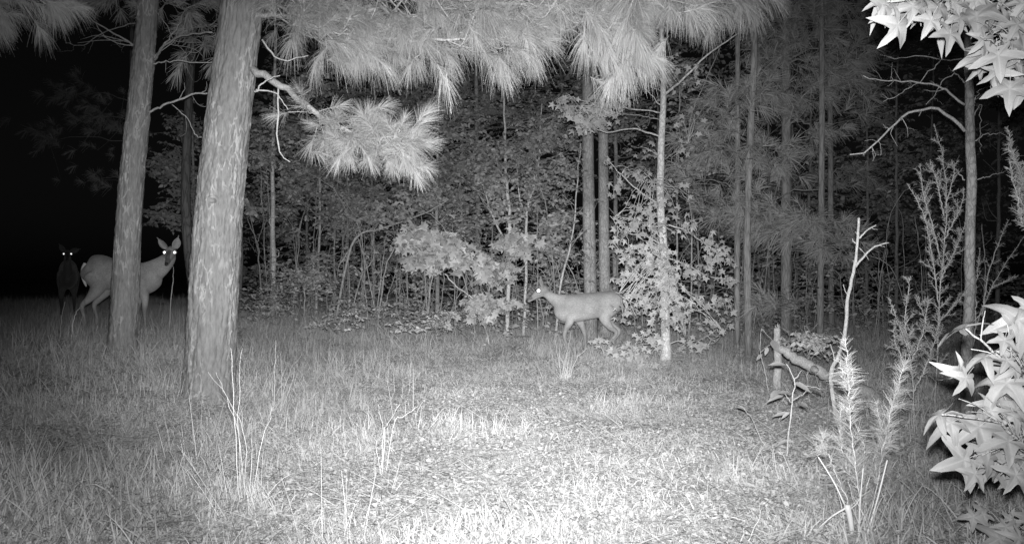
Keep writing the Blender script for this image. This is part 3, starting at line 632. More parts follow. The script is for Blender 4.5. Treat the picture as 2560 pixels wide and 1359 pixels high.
for k, (px, d, lab, bl_) in enumerate([
    (2165, 17.5, 'dim leafy sapling straight behind the forked snag', [(2150, 420, 80, 60, 24), (2200, 500, 80, 60, 24), (2140, 620, 60, 60, 16)]),
    (2240, 16.0, 'straight thin dim trunk between the snag and the cedar', [(2250, 380, 80, 60, 22), (2200, 300, 80, 50, 20)]),
    (2325, 18.5, 'faint leafy tree behind the tall cedar', [(2320, 450, 90, 80, 28), (2280, 560, 70, 60, 20), (2380, 350, 70, 60, 18)]),
    (2490, 15.0, 'faint bare trunk right of the limbed grey tree', [(2500, 330, 50, 40, 8)]),
    (2025, 18.0, 'dim leafy sapling behind the stout dark pine', [(2010, 460, 80, 70, 26), (2060, 520, 60, 50, 18), (2030, 680, 60, 40, 14)]),
    (1920, 17.0, 'narrow dim sapling between the two dark pine trunks', [(1900, 620, 60, 60, 16), (1920, 470, 80, 50, 20), (1930, 700, 40, 30, 8)]),
    (1780, 17.5, 'dim leafy tree behind the young pine', [(1770, 420, 90, 60, 28), (1790, 560, 70, 50, 20), (1770, 680, 50, 40, 12)]),
    (1640, 18.5, 'dim tall tree behind the crown of the pale sapling', [(1640, 420, 90, 80, 30), (1680, 560, 80, 60, 24), (1640, 100, 120, 70, 26)]),
    (1990, 19.0, 'far leafy tree rising to the top of the frame in the dark', [(1900, 60, 120, 80, 26), (2150, 160, 110, 80, 22), (2050, 280, 120, 60, 24)]),
    (600, 17.0, 'dark leafy tree behind the thick pine', [(640, 350, 60, 90, 26), (660, 500, 50, 60, 18), (600, 300, 80, 60, 20)]),
    (480, 15.0, 'dark leafy sapling between the two left pines', [(430, 420, 60, 50, 26), (470, 480, 60, 50, 24), (420, 540, 60, 40, 18), (450, 330, 60, 60, 20)]),
    (760, 19.0, 'back row tree left of the mid thicket', [(740, 300, 90, 90, 36), (840, 380, 90, 70, 30), (700, 560, 60, 50, 20)]),
    (1040, 19.5, 'back row tree above the dark hollow', [(1000, 250, 110, 80, 36), (1080, 560, 90, 60, 22), (960, 640, 60, 40, 12)]),
    (1400, 19.0, 'back row tree left of the twin pines', [(1380, 420, 90, 80, 36), (1330, 540, 80, 60, 24), (1440, 200, 100, 70, 26)]),
    (880, 20.5, 'back row tree seen through the thicket left of the dark hollow', [(860, 440, 90, 80, 30), (900, 300, 90, 80, 30), (760, 440, 80, 60, 24)]),
    ]):
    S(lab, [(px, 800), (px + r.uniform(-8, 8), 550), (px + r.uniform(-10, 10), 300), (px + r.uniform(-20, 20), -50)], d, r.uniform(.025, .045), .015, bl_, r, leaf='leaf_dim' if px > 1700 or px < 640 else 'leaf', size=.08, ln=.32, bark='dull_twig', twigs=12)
# thin bare stems standing in the dark on the right and through the thicket
for k, (px, d, lab) in enumerate([(2195, 13.5, 'thin bare stem left of the cedar, standing in dark grass'), (2210, 14.5, 'thin bare stem closest to the cedar base'), (2120, 15.0, 'bare stick just left of the forked snag in the dark'),
    (2300, 12.0, 'bare whip behind the small cedar'), (2460, 9.5, 'bare whip right of the limbed grey tree'), (1000, 15.0, 'bare whip left of the small maple'), (820, 14.8, 'bare whip above the low round bush'), (740, 14.5, 'bare whip beside the pale slender sapling'),
    (1140, 13.2, 'bare whip under the small maple leaves'), (1610, 13.5, 'bare whip left of the pale sapling, behind its leaves'), (900, 14.5, 'bare whip at the left rim of the dark hollow'), (1345, 12.9, 'bare whip close above the walking deer head'), (1930, 14.6, 'bare whip at the foot of the stout dark pine')]):
    S(lab, [(px, 800), (px + r.uniform(-6, 6), 690), (px + r.uniform(-14, 14), 560 + r.uniform(-60, 60))], d, .010, .004, [], r, name='bare_whip', cat='sapling', group='bare stems in the wood', bark='grey_bark', twigs=6)
# low bushes
S('low round bush of tiny leaves at the thicket edge, right of the thick pine', [(760, 790), (762, 740), (765, 690)], 12.2, .012, .006, [(740, 700, 60, 26, 34), (800, 710, 50, 26, 28), (770, 680, 50, 22, 20), (700, 725, 40, 18, 12)], r, name='shrub', cat='bush', group='low shrubs', size=.045, leaf='leaf', ln=.2)
S('low tangle of leaves below the slanting bare pole', [(1180, 830), (1190, 800)], 11.9, .008, .004, [(1200, 790, 70, 18, 14), (1120, 800, 60, 14, 10), (1270, 770, 50, 20, 10)], r, name='shrub', cat='bush', group='low shrubs', size=.07, leaf='weed', ln=.2, tmpl=STARL, nl=6)
S('spreading low shrub left of the bare whips, at the foot of the thicket', [(960, 800), (960, 760)], 12.6, .008, .004, [(960, 770, 70, 18, 16), (1040, 785, 50, 16, 12), (880, 770, 50, 18, 12)], r, name='shrub', cat='bush', group='low shrubs', size=.05, leaf='leaf', ln=.2)
S('ragged leafy shrub at the foot of the pale slender sapling', [(690, 800), (692, 760)], 11.6, .008, .004, [(680, 765, 60, 26, 22), (640, 785, 30, 20, 8)], r, name='shrub', cat='bush', group='low shrubs', size=.05, leaf='leaf', ln=.22)
S('small pale shrub in the tall grass in front of the low round bush', [(860, 830), (862, 790)], 11.0, .007, .003, [(860, 800, 50, 24, 14), (800, 810, 40, 20, 9)], r, name='shrub', cat='bush', group='low shrubs', size=.045, leaf='weed', ln=.2)
S('weedy shrub in the grass in front of the small bright maple', [(1090, 840), (1092, 800)], 11.2, .007, .003, [(1080, 805, 50, 28, 16), (1010, 815, 40, 20, 9)], r, name='shrub', cat='bush', group='low shrubs', size=.05, leaf='weed', ln=.2)
S('leafy shrub beside the broken post, with small drooping leaves', [(2018, 985), (2020, 930), (2024, 880), (2030, 840)], 7.8, .008, .004, [(2000, 850, 40, 16, 14), (2050, 850, 40, 22, 14), (2060, 880, 30, 18, 7), (1975, 865, 20, 14, 5)], r, name='shrub', cat='bush', group='low shrubs', size=.05, leaf='weed', ln=.16, tmpl=OVAL, dz=.15, nl=7)
S('low dim shrub in the dark at the foot of the far pines', [(1800, 840), (1805, 790)], 13.2, .008, .004, [(1790, 800, 60, 24, 18), (1900, 810, 50, 20, 14), (2020, 740, 40, 20, 10)], r, name='shrub', cat='bush', group='low shrubs', size=.05, leaf='leaf_dim', ln=.22)

# ---------------------------------------------------------------- the pale sweetgum sapling right of centre
r = np.random.default_rng(21)
DS = 10.4
bs_ = G(1664, DS, -.05)
sw = empty('sweetgum_sapling', bs_, 'pale straight sapling right of the walking deer, star-shaped leaves crowding its lower trunk', 'tree')
m = MB(); c = jitter(spline([bs_, P(1664, 800, DS), P(1658, 620, DS), P(1650, 470, DS), P(1655, 330, DS), P(1659, 220, DS), P(1655, 130, DS), P(1650, -100, DS)], 40), .004, r)
m.tube(c, np.interp(np.linspace(0, 1, 40), [0, .04, .15, .5, 1], [.085, .064, .052, .043, .024]), 16, bump=.09, bs=22); m.build('trunk', MT['sap_bark'], sw)
nleaf = [0]; SAPM = [MB() for _ in range(9)]
for k in range(9): SAPM[k].add(*STARS[k])
SAPM = [q.mesh('leaf', MT['sap_leaf']) for q in SAPM]
far_leaf = MB()
def sg_limb(q, r0, clusters, dd=0, name='limb'):
    mb = MB(); pts = [P(a, b, DS + dd * (i / (len(q) - 1))) for i, (a, b) in enumerate(q)]; paths = []
    cc, _ = branch(mb, pts, r0, r0 * .3, r, 3, .25, 6, 1, .005, 14, .15, paths); allp = cc
    leaves = []
    for (bx, by, rx, ry, n) in [(q_[0], q_[1], q_[2] * 1.08, q_[3] * 1.1, int(q_[4] * 2.4)) for q_ in clusters]:
        u = nrm(r.normal(0, 1, (n, 3))) * (r.uniform(0, 1, n) ** .5)[:, None]; cen = P(bx, by, DS + dd) + u * np.array([rx / F * DS, .28, ry / F * DS])
        for k, p_ in enumerate(cen):
            if k % 4 == 0:
                j = np.argmin(((allp - p_) ** 2).sum(1)); mb.tube(jitter(spline([allp[j], (allp[j] + p_) / 2 + [0, 0, .04], p_], 7), .01, r), np.linspace(.005, .0025, 7), 4)
            leaves.append(p_)
    o = mb.build(name, MT['sap_bark'], sw); base = worldloc(o)
    for p_ in leaves:
        a = r.uniform(0, 6.28); fw = np.array([math.cos(a), math.sin(a) * .6 - .2, -r.uniform(.1, 1.3)]); up = nrm(np.array([0, -.75, .75]) + r.normal(0, .5, 3)); s_ = r.uniform(.036, .066)
        if nleaf[0] < 290 and r.uniform() < .42:
            nleaf[0] += 1; link('leaf', SAPM[r.integers(0, 9)], o, M=M4(frame(fw, up), p_ - base, s_))
        else: far_leaf.inst(STARL, (frame(fw, up) * s_)[None], p_[None])
sg_limb([(1660, 240), (1700, 205), (1760, 145), (1800, 115), (1845, 85)], .018, [(1720, 190, 50, 30, 5)], -.4)
sg_limb([(1650, 342), (1610, 328), (1575, 322), (1520, 330), (1470, 320)], .012, [(1480, 300, 50, 28, 22), (1420, 270, 40, 24, 16), (1460, 325, 30, 12, 6)], -.3)
sg_limb([(1650, 282), (1620, 276), (1570, 272), (1520, 262), (1440, 250)], .009, [(1520, 262, 55, 26, 24), (1400, 250, 24, 12, 6), (1570, 235, 24, 18, 6)], -.3)
sg_limb([(1650, 262), (1615, 225), (1585, 205)], .007, [(1590, 210, 20, 14, 4), (1620, 190, 30, 20, 4)], .2)
sg_limb([(1655, 515), (1600, 480), (1555, 440), (1520, 400)], .013, [(1545, 470, 24, 20, 7), (1600, 440, 40, 30, 9), (1520, 410, 14, 12, 4)], -.4)
sg_limb([(1655, 610), (1610, 590), (1560, 580), (1525, 540)], .009, [(1590, 560, 50, 40, 22), (1550, 600, 30, 30, 10)], -.35)
sg_limb([(1658, 700), (1600, 690), (1560, 640), (1530, 600)], .009, [(1600, 650, 55, 38, 24), (1560, 690, 30, 20, 8)], -.4)
sg_limb([(1655, 560), (1700, 570), (1750, 600), (1800, 640)], .01, [(1720, 560, 40, 30, 12), (1800, 645, 40, 36, 18), (1770, 600, 30, 24, 8)], -.3)
sg_limb([(1660, 640), (1710, 660), (1770, 690), (1830, 700)], .009, [(1740, 680, 50, 30, 14), (1820, 700, 26, 18, 7)], -.3)
sg_limb([(1662, 760), (1620, 770), (1570, 750), (1540, 730)], .008, [(1610, 740, 46, 30, 18), (1570, 780, 36, 24, 8), (1650, 660, 40, 60, 26)], -.45)
sg_limb([(1662, 800), (1720, 780), (1780, 770), (1830, 740)], .008, [(1720, 760, 46, 26, 16), (1800, 760, 50, 22, 14), (1690, 800, 40, 26, 12)], -.4)
sg_limb([(1664, 850), (1610, 860), (1550, 870), (1510, 890)], .008, [(1560, 880, 50, 20, 16), (1620, 850, 40, 26, 12), (1500, 850, 30, 16, 5), (1600, 900, 50, 14, 10)], -.5)
sg_limb([(1666, 860), (1720, 850), (1780, 860), (1810, 830)], .007, [(1730, 860, 46, 16, 12), (1790, 820, 36, 20, 9), (1680, 720, 40, 60, 22)], -.5)
sg_limb([(1658, 620), (1640, 600), (1625, 570)], .006, [(1640, 540, 36, 60, 12), (1650, 620, 44, 50, 14)], -.5)
sg_limb([(1660, 720), (1680, 700), (1690, 680)], .006, [(1665, 700, 50, 60, 18), (1640, 790, 46, 50, 14)], -.6)
sg_limb([(1655, 230), (1625, 215), (1605, 190)], .005, [(1620, 200, 40, 36, 5), (1700, 170, 50, 40, 6), (1610, 150, 30, 24, 3)], .3)
sg_limb([(1652, 470), (1630, 450), (1600, 420)], .005, [(1625, 470, 44, 50, 10), (1690, 500, 44, 50, 10), (1600, 520, 40, 50, 8)], -.3)
sg_limb([(1655, 400), (1690, 380), (1720, 360)], .005, [(1700, 390, 50, 40, 7), (1610, 380, 40, 30, 5), (1720, 300, 50, 40, 6)], .2)
sg_limb([(1650, 300), (1600, 290), (1540, 285)], .006, [(1500, 285, 60, 34, 14), (1430, 270, 36, 24, 8), (1470, 310, 40, 20, 6)], -.6)
far_leaf.build('foliage', MT['sap_leaf'], sw, kind='stuff')

# ---------------------------------------------------------------- grey tree with arching dead limbs, right
r = np.random.default_rng(8)
DR = 6.7
bt = G(2418, DR, -.05)
gt = empty('bare_tree', bt, 'straight grey trunk at right with arching bare limbs on its left side', 'tree')
m = MB(); c = jitter(spline([bt, P(2418, 880, DR), P(2424, 700, DR), P(2427, 450, DR), P(2424, 250, DR), P(2420, 120, DR), P(2412, -200, DR)], 40), .003, r)
m.tube(c, np.interp(np.linspace(0, 1, 40), [0, .06, .5, 1], [.055, .042, .036, .025]), 14, bump=.12, bs=20); m.build('trunk', MT['grey_bark'], gt)
def dl(q, r0, tw, tl=.2): return dead_limb(gt, q, DR, r0, r0 * .32, tw, tl, 'twig', 18)
dl([(2412, 328), (2380, 295), (2340, 272), (2300, 276), (2260, 288), (2230, 315), (2200, 350), (2165, 380), (2125, 387)], .014, 10, .2)
dl([(2411, 262), (2370, 230), (2330, 214), (2270, 204), (2210, 202), (2158, 190)], .010, 9, .2)
dl([(2411, 208), (2390, 185), (2360, 200), (2345, 225), (2315, 262)], .006, 5, .15)
dl([(2412, 147), (2370, 150), (2300, 140), (2240, 147), (2200, 138)], .006, 5, .15)
dl([(2358, 142), (2330, 175), (2280, 215), (2240, 240), (2208, 255)], .005, 3, .15)
dl([(2436, 352), (2460, 338), (2490, 334), (2530, 338)], .005, 2, .12)
dl([(2412, 450), (2385, 420), (2360, 408)], .005, 2, .12)
dl([(2436, 448), (2480, 440), (2530, 420)], .005, 2, .12)
dl([(2436, 265), (2445, 230), (2455, 222)], .005, 3, .12)
dl([(2436, 290), (2452, 262), (2450, 330), (2452, 380)], .004, 2, .1)

# ---------------------------------------------------------------- near sweetgum at the right edge (leaves are sub-parts of its boughs)
r = np.random.default_rng(31)
DN = 2.35
bn = np.array([2.05, 2.75, float(gz(2.05, 2.75)) - .03])
sg = empty('sweetgum_tree', bn, 'young sweetgum at the right edge, big star-shaped leaves glowing white nearest the camera', 'tree')
m = MB(); m.tube(spline([bn, bn + [-.03, .02, .8], bn + [.02, 0, 1.6], bn + [.0, .05, 2.7]], 20), np.linspace(.04, .018, 20), 12, bump=.1, bs=25); m.build('trunk', MT['sap_bark'], sg)
NEARM = [MB() for _ in range(9)]
for k in range(9): NEARM[k].add(*STARS[k])
NEARM = [q.mesh('leaf', MT['near_leaf']) for q in NEARM]
def near_bough(q, r0, leaves, extra=()):
    mb = MB(); pts = [P(a, b, d) if not isinstance(a, np.ndarray) else a for a, b, d in q]; paths = []
    c = jitter(spline(pts, 16), .002, r); mb.tube(c, np.linspace(r0, r0 * .35, 16), 6)
    items = []
    for (x0, y0, x1, y1, dd, tilt) in leaves:
        a = P(x0, y0, DN + dd); b = P(x1, y1, DN + dd - .03 + .05 * tilt); items.append((a, b, tilt))
    o_pts = c
    for a, b, t in items:
        L = np.linalg.norm(b - a); fw = nrm(b - a); up = nrm(np.array([.5 * t, -1.0, .35 + .35 * t]) + r.normal(0, .22, 3)); e = a - fw * L * .5 + np.array([0, 0, .16 * L])
        j = np.argmin(((o_pts - e) ** 2).sum(1)); k0 = max(j - 2, 0)
        mb.tube(spline([o_pts[k0], (o_pts[k0] + e) / 2 + [0, 0, .01], e], 6), np.linspace(.0022, .0014, 6), 4)
    o = mb.build('bough', MT['grey_bark'], sg); base = worldloc(o)
    for a, b, t in items:
        L = np.linalg.norm(b - a); fw = nrm(b - a); up = nrm(np.array([.5 * t, -1.0, .5 + .5 * t]) + r.normal(0, .42, 3))
        link('leaf', NEARM[r.integers(0, 9)], o, M=M4(frame(fw, up), a - base, L * r.uniform(.72, .92)))
def rnd_leaves(n, x0, x1, y0, y1, dd0, dd1, L=75):
    out = []
    for k in range(int(n * 1.7)):
        x, y = r.uniform(x0, x1), r.uniform(y0, y1); a = r.normal(-1.9, .6); l = L * r.uniform(.55, 1.1)
        out.append((x, y, x + l * math.cos(a), y - l * math.sin(a), r.uniform(dd0, dd1), r.uniform(-.6, .8)))
    return out
Z0 = np.array([bn[0], bn[1], 2.25])
near_bough([(Z0, 0, 0), (2600, -60, 2.6), (2460, -30, 2.45), (2330, -10, 2.35), (2220, 5, 2.3)], .009,
    [(2215, 18, 2160, 80, 0, .3), (2245, 62, 2190, 147, -.05, .5), (2283, 15, 2281, 85, 0, 0), (2328, 50, 2300, 108, 0, .2), (2376, 84, 2370, 158, -.08, -.1), (2200, 5, 2145, 12, 0, .4), (2240, 20, 2205, 60, .05, .8),
     (2265, -8, 2240, 50, .03, .3), (2310, 0, 2345, 60, .02, .5), (2350, 20, 2330, 80, .05, .2), (2400, 45, 2412, 106, 0, .1)] + rnd_leaves(16, 2230, 2440, -60, 40, .03, .3, 70))
near_bough([(Z0 + [0, 0, -.1], 0, 0), (2640, 60, 2.55), (2560, 90, 2.4), (2500, 110, 2.33), (2450, 90, 2.3)], .007,
    [(2460, 97, 2422, 148, 0, .4), (2496, 138, 2508, 218, -.08, -.1), (2489, 178, 2452, 216, 0, .5), (2487, 186, 2476, 266, 0, .2), (2525, 221, 2514, 318, -.05, 0), (2555, 215, 2541, 284, 0, -.2), (2544, 60, 2520, 110, 0, .2), (2470, 70, 2500, 120, .03, .2),
     (2530, 100, 2560, 160, .02, -.3), (2560, 120, 2520, 180, 0, .2)] + rnd_leaves(24, 2440, 2600, -40, 190, .02, .35, 80))
near_bough([(bn + [-.02, 0, .75], 0, 0), (2640, 980, 2.5), (2555, 925, 2.35), (2500, 892, 2.3), (2450, 850, 2.28), (2415, 822, 2.28)], .006,
    [(2412, 818, 2315, 862, 0, 2.2), (2548, 798, 2443, 830, 0, .8), (2535, 812, 2463, 846, 0, .6), (2512, 850, 2498, 905, -.03, 0), (2463, 891, 2377, 918, 0, .8), (2518, 900, 2505, 935, -.05, 0), (2415, 944, 2382, 1006, 0, .1), (2400, 925, 2345, 1000, .02, .9),
     (2518, 955, 2430, 1032, 0, .3), (2545, 860, 2560, 800, .02, -.5), (2540, 925, 2560, 985, 0, 0), (2570, 770, 2512, 790, .02, .6)] + rnd_leaves(8, 2480, 2600, 860, 1000, .05, .3, 75))
near_bough([(bn + [-.02, 0, .6], 0, 0), (2640, 1180, 2.5), (2560, 1115, 2.35), (2500, 1060, 2.3), (2430, 1045, 2.27), (2355, 1036, 2.25)], .006,
    [(2379, 1056, 2301, 1085, 0, .7), (2353, 1036, 2266, 1084, 0, .9), (2449, 1065, 2357, 1122, 0, .5), (2522, 1102, 2428, 1124, -.03, .3), (2412, 1148, 2314, 1186, -.02, .3), (2438, 1183, 2403, 1249, -.06, -.1), (2541, 1186, 2509, 1251, -.05, -.1),
     (2552, 1150, 2478, 1165, 0, .3), (2467, 1140, 2404, 1174, 0, .4), (2478, 1025, 2500, 1075, -.02, 0), (2535, 1040, 2560, 1090, 0, -.1), (2480, 1060, 2440, 1090, .03, .4)] + rnd_leaves(14, 2460, 2600, 1000, 1190, .05, .3, 80))
near_bough([(bn + [-.02, 0, .35], 0, 0), (2640, 1350, 3.0), (2560, 1330, 2.95), (2480, 1310, 2.9)], .005,
    [(2434, 1290, 2425, 1350, .6, .1), (2515, 1315, 2500, 1375, .55, .1), (2560, 1290, 2530, 1340, .6, .3), (2460, 1285, 2415, 1300, .65, .6), (2500, 1345, 2440, 1380, .55, .4), (2550, 1345, 2520, 1400, .5, .2), (2525, 1298, 2540, 1262, .6, .2)])

# ---------------------------------------------------------------- feathery plants: cedars and dog fennel
def feather(name, label, cat, group, stems, d, mat, r, leaflen=.05, dens=220, wd=.004, side=None, stemr=.005, stem_mat='twig', upw=.7):
    """stems: list of pixel polylines; first point of the first one is the base"""
    base = G(stems[0][0][0], d, -.03); o = empty(name, base, label, cat, group); sm = MB(); fm = MB()
    for si, q in enumerate(stems):
        q = list(q); pts = [P(a, b, d + (c[0] if c else 0)) for a, b, *c in q]
        if si == 0: pts[0] = base
        c = jitter(spline(pts, 26), .003, r); L = np.linalg.norm(np.diff(c, axis=0), axis=1).sum(); sm.tube(c, np.linspace(stemr, stemr * .35, 26), 5)
        paths = [(c, .12 if si == 0 else .0)]
        if side:
            ns, sl = side
            for k in range(int(ns * L)):
                t = r.uniform(.15, .98); i = int(t * 24); tg = nrm(c[i + 1] - c[i]); dv = nrm(tg * upw + nrm(np.cross(tg, r.normal(0, 1, 3))) * r.uniform(.5, 1)); LL = sl * r.uniform(.4, 1.1) * (1.1 - .75 * t)
                e = c[i] + dv * LL + np.array([0, 0, .1 * LL]); s_ = spline([c[i], c[i] + dv * LL * .5, e], 8); sm.tube(s_, np.linspace(stemr * .45, stemr * .2, 8), 4); paths.append((s_, 0))
        for pth, t0 in paths:
            l = np.linalg.norm(np.diff(pth, axis=0), axis=1).sum(); n = max(int(dens * l * (1 - t0)), 4); t = r.uniform(t0, 1, n) * (len(pth) - 1.001); i = t.astype(int); f = (t - i)[:, None]
            b = pth[i] * (1 - f) + pth[i + 1] * f; tg = nrm(pth[i + 1] - pth[i]); dd = nrm(tg * r.uniform(.4, 1.1, (n, 1)) + nrm(np.cross(tg, r.normal(0, 1, (n, 3)))))
            env = (.45 + .75 * np.sin(np.clip(t / (len(pth) - 1), 0, 1) * 3.0))
            V, T = strips(b, dd, leaflen * env * r.uniform(.6, 1.2, n), wd, r, 2, .0, .7); fm.add(V, T)
    sm.build('stems', MT[stem_mat], o); fm.build('foliage', MT[mat], o, kind='stuff'); return o
r = np.random.default_rng(77)
feather('cedar_sapling', 'tall wispy cedar standing just left of the grey trunk with bare limbs', 'cedar', 'feathery plants', [
    [(2335, 1030), (2345, 880), (2352, 700), (2366, 560), (2362, 430), (2335, 310)], [(2348, 760), (2330, 640), (2310, 540), (2270, 460)], [(2352, 700), (2390, 620), (2420, 540)], [(2350, 640), (2330, 560), (2308, 480), (2300, 410)],
    [(2360, 600), (2400, 520), (2410, 470)], [(2350, 800), (2390, 760), (2412, 730)], [(2345, 860), (2310, 790), (2296, 740)], [(2360, 540), (2340, 450), (2325, 400)], [(2340, 900), (2300, 860), (2260, 800)], [(2362, 520), (2385, 440), (2380, 400)]],
    6.6, 'cedar', r, .028, 260, .004, side=(22, .16), stemr=.006)
feather('cedar_sapling', 'small cedar with stubby sprays, lower left of the tall wispy one', 'cedar', 'feathery plants', [
    [(2285, 1040), (2280, 930), (2265, 860), (2222, 745)], [(2275, 880), (2262, 800), (2276, 690)], [(2280, 900), (2310, 820), (2320, 740)], [(2282, 940), (2240, 860), (2236, 800)], [(2283, 980), (2320, 900), (2345, 820)], [(2284, 1000), (2250, 950), (2236, 900)]],
    6.2, 'cedar', r, .034, 300, .005, side=(18, .12), stemr=.006)
feather('cedar_sapling', 'wispy cedar leaning to the right edge beyond the grey trunk', 'cedar', 'feathery plants', [
    [(2400, 1000), (2440, 820), (2490, 700), (2560, 590)], [(2455, 790), (2470, 690), (2500, 600), (2520, 550)], [(2440, 820), (2440, 720), (2450, 620)], [(2480, 720), (2520, 700), (2545, 690)]],
    7.2, 'cedar', r, .03, 170, .004, side=(12, .14), stemr=.007)
feather('cedar_sapling', 'cedar shoot hanging at the right edge below the upper star leaves', 'cedar', 'feathery plants', [
    [(2660, 900), (2620, 700), (2580, 520), (2545, 420), (2518, 320)], [(2590, 560), (2540, 480), (2525, 400)], [(2585, 600), (2550, 540), (2548, 470)]],
    4.4, 'cedar', r, .03, 420, .0035, side=(24, .09), stemr=.005)
feather('dog_fennel', 'feathery dog fennel with two tall plumes at lower right, rising from cut stalks', 'plant', 'feathery plants', [
    [(2146, 1400), (2148, 1240), (2128, 1080), (2120, 960), (2114, 845)], [(2146, 1390, .02), (2195, 1200, .05), (2215, 1080, .08), (2240, 980, .1), (2262, 905, .1)], [(2130, 1290, .1), (2090, 1180, .12), (2062, 1120, .14), (2055, 1080, .14)],
    [(2150, 1300, .1), (2180, 1160, .16), (2205, 1090, .18), (2190, 1005, .2)], [(2146, 1300, .1), (2112, 1150, .12), (2100, 1080, .12), (2106, 1010, .12)], [(2148, 1290, .12), (2160, 1170, .15), (2158, 1100, .15)]],
    3.45, 'cedar', r, .055, 1000, .0016, side=(16, .09), stemr=.0038)
fen = [o for o in bpy.data.objects if o.name.startswith('dog_fennel')][0]
for q, w0 in (([(2118, 1262), (2128, 1310), (2136, 1400)], .014), ([(2112, 1262), (2085, 1205), (2046, 1142)], .004), ([(2148, 1400), (2190, 1260), (2218, 1150)], .005), ([(2144, 1400), (2150, 1260), (2158, 1170)], .004), ([(2116, 1268), (2080, 1290), (2048, 1318)], .0045), ([(2120, 1275), (2138, 1262), (2150, 1245)], .003)):
    m = MB(); m.tube(spline([P(a, b, 3.42) for a, b in q], 8), np.linspace(w0, w0 * .55, 8), 6); m.build('stalk', MT['straw'], fen)

# ---------------------------------------------------------------- snag, post, log, seedlings
r = np.random.default_rng(9)
sb = G(2097, 6.1, -.03)
sn = empty('dead_snag', sb, 'bare forked dead sapling, pale and broken at the top, among the feathery plants', 'snag')
m = MB(); m.tube(jitter(spline([sb, P(2082, 990, 6.1), P(2078, 930, 6.1), P(2100, 880, 6.1), P(2114, 820, 6.1), P(2120, 740, 6.1), P(2136, 670, 6.1), P(2144, 610, 6.1), P(2147, 546, 6.1)], 34), .002, r), np.linspace(.017, .009, 34), 9, bump=.2, bs=40); m.build('trunk', MT['dead_wood'], sn)
for q, r0 in (([(2138, 668), (2165, 635), (2190, 615), (2222, 607)], .009), ([(2149, 596), (2170, 575), (2190, 563)], .007), ([(2143, 610), (2134, 604), (2131, 597)], .005), ([(2148, 620), (2162, 634), (2172, 650)], .003), ([(2136, 660), (2133, 650)], .004), ([(2120, 738), (2112, 725), (2108, 711)], .004), ([(2147, 590), (2138, 580)], .003), ([(2196, 613), (2212, 618)], .003), ([(2176, 570), (2194, 575)], .003), ([(2080, 940), (2086, 900), (2076, 860)], .006)):
    m = MB(); m.tube(jitter(spline([P(a, b, 6.1) for a, b in q], 9), .0015, r), np.linspace(r0, r0 * .55, 9), 6, bump=.2, bs=40); m.build('limb', MT['dead_wood'], sn)
pb_ = G(1944, 7.9, -.03)
po = empty('broken_post', pb_, 'short broken upright stub of dead wood in front of the fallen log', 'stump')
m = MB(); m.tube(jitter(spline([pb_, P(1944, 920, 7.9), P(1942, 870, 7.9), P(1943, 822, 7.9)], 16), .003, r), np.linspace(.04, .03, 16), 12, bump=.22, bs=24); m.build('trunk', MT['dead_wood'], po)
m = MB()
for k in range(6):
    a = k * 1.05; c0 = P(1943, 822, 7.9) + np.array([math.cos(a) * .018, math.sin(a) * .018, -.02]); m.tube([c0, c0 + [0, 0, r.uniform(.02, .07)]], [.012, .003], 5)
m.build('splinters', MT['dead_wood'], po)
lb = P(1952, 872, 7.95)
lg = empty('fallen_log', G(2240, 8.4), 'pale fallen log slanting down to the right from the broken post', 'log')
m = MB(); m.tube(jitter(spline([P(1950, 868, 7.7), P(1985, 893, 7.65), P(2035, 922, 7.6), P(2110, 955, 7.6), P(2230, 1010, 7.7)], 26), .008, r), np.interp(np.linspace(0, 1, 26), [0, .25, .3, .36, 1], [.034, .040, .044, .044, .05]), 14, bump=.2, bs=16); m.build('trunk', MT['dead_wood'], lg)
m = MB(); m.tube(spline([P(2032, 922, 7.6), P(2040, 926, 7.5)], 4), [.034, .032, .028, .018], 12, bump=.3, bs=30); m.build('knot', MT['dead_wood'], lg)
LM_OVAL = MB(); LM_OVAL.add(*OVAL); LM_OVAL = LM_OVAL.mesh('leaf', MT['sap_leaf'])
def seedling(label, stem, twigs, leaves, d, r0, size, star=False, name='seedling', mat='twig'):
    b = G(stem[0][0], d, -.02); o = empty(name, b, label, 'seedling', 'seedlings in the clearing'); m = MB()
    c = jitter(spline([b] + [P(x, y, d) for x, y in stem[1:]], 18), .002, r); m.tube(c, np.linspace(r0, r0 * .4, 18), 6)
    for q in twigs: m.tube(jitter(spline([P(x, y, d) for x, y in q], 8), .002, r), np.linspace(r0 * .6, r0 * .3, 8), 4)
    m.build('stem', MT[mat], o); base = worldloc(o)
    for (x0, y0, x1, y1) in leaves:
        a = P(x0, y0, d + r.uniform(-.05, .05)); bb = P(x1, y1, d + r.uniform(-.06, .06)); L = np.linalg.norm(bb - a)
        me = SAPM[r.integers(0, 9)] if star else LM_OVAL
        link('leaf', me, o, M=M4(frame(nrm(bb - a), nrm(np.array([0, -.3, 1.0]) + r.normal(0, .2, 3))), a - base, L))
seedling('thin seedling with flat drooping leaves in front of the fallen log', [(1965, 1160), (1972, 1080), (1982, 1000), (1986, 950), (1966, 910)], [[(1986, 950), (2005, 925)], [(1983, 1000), (2022, 975)], [(1982, 1010), (1962, 985)], [(1985, 960), (2060, 972)]],
    [(1985, 955, 2030, 975), (2020, 972, 2062, 978), (1985, 985, 1935, 975), (1960, 988, 1915, 998), (1990, 1010, 2030, 1022), (1975, 1032, 1930, 1035), (1972, 1100, 1935, 1112), (1966, 912, 1922, 905), (2022, 975, 2000, 995), (1950, 975, 1925, 990), (2000, 1008, 2020, 1012), (1975, 1030, 1950, 1045)], 5.1, .006, .06)
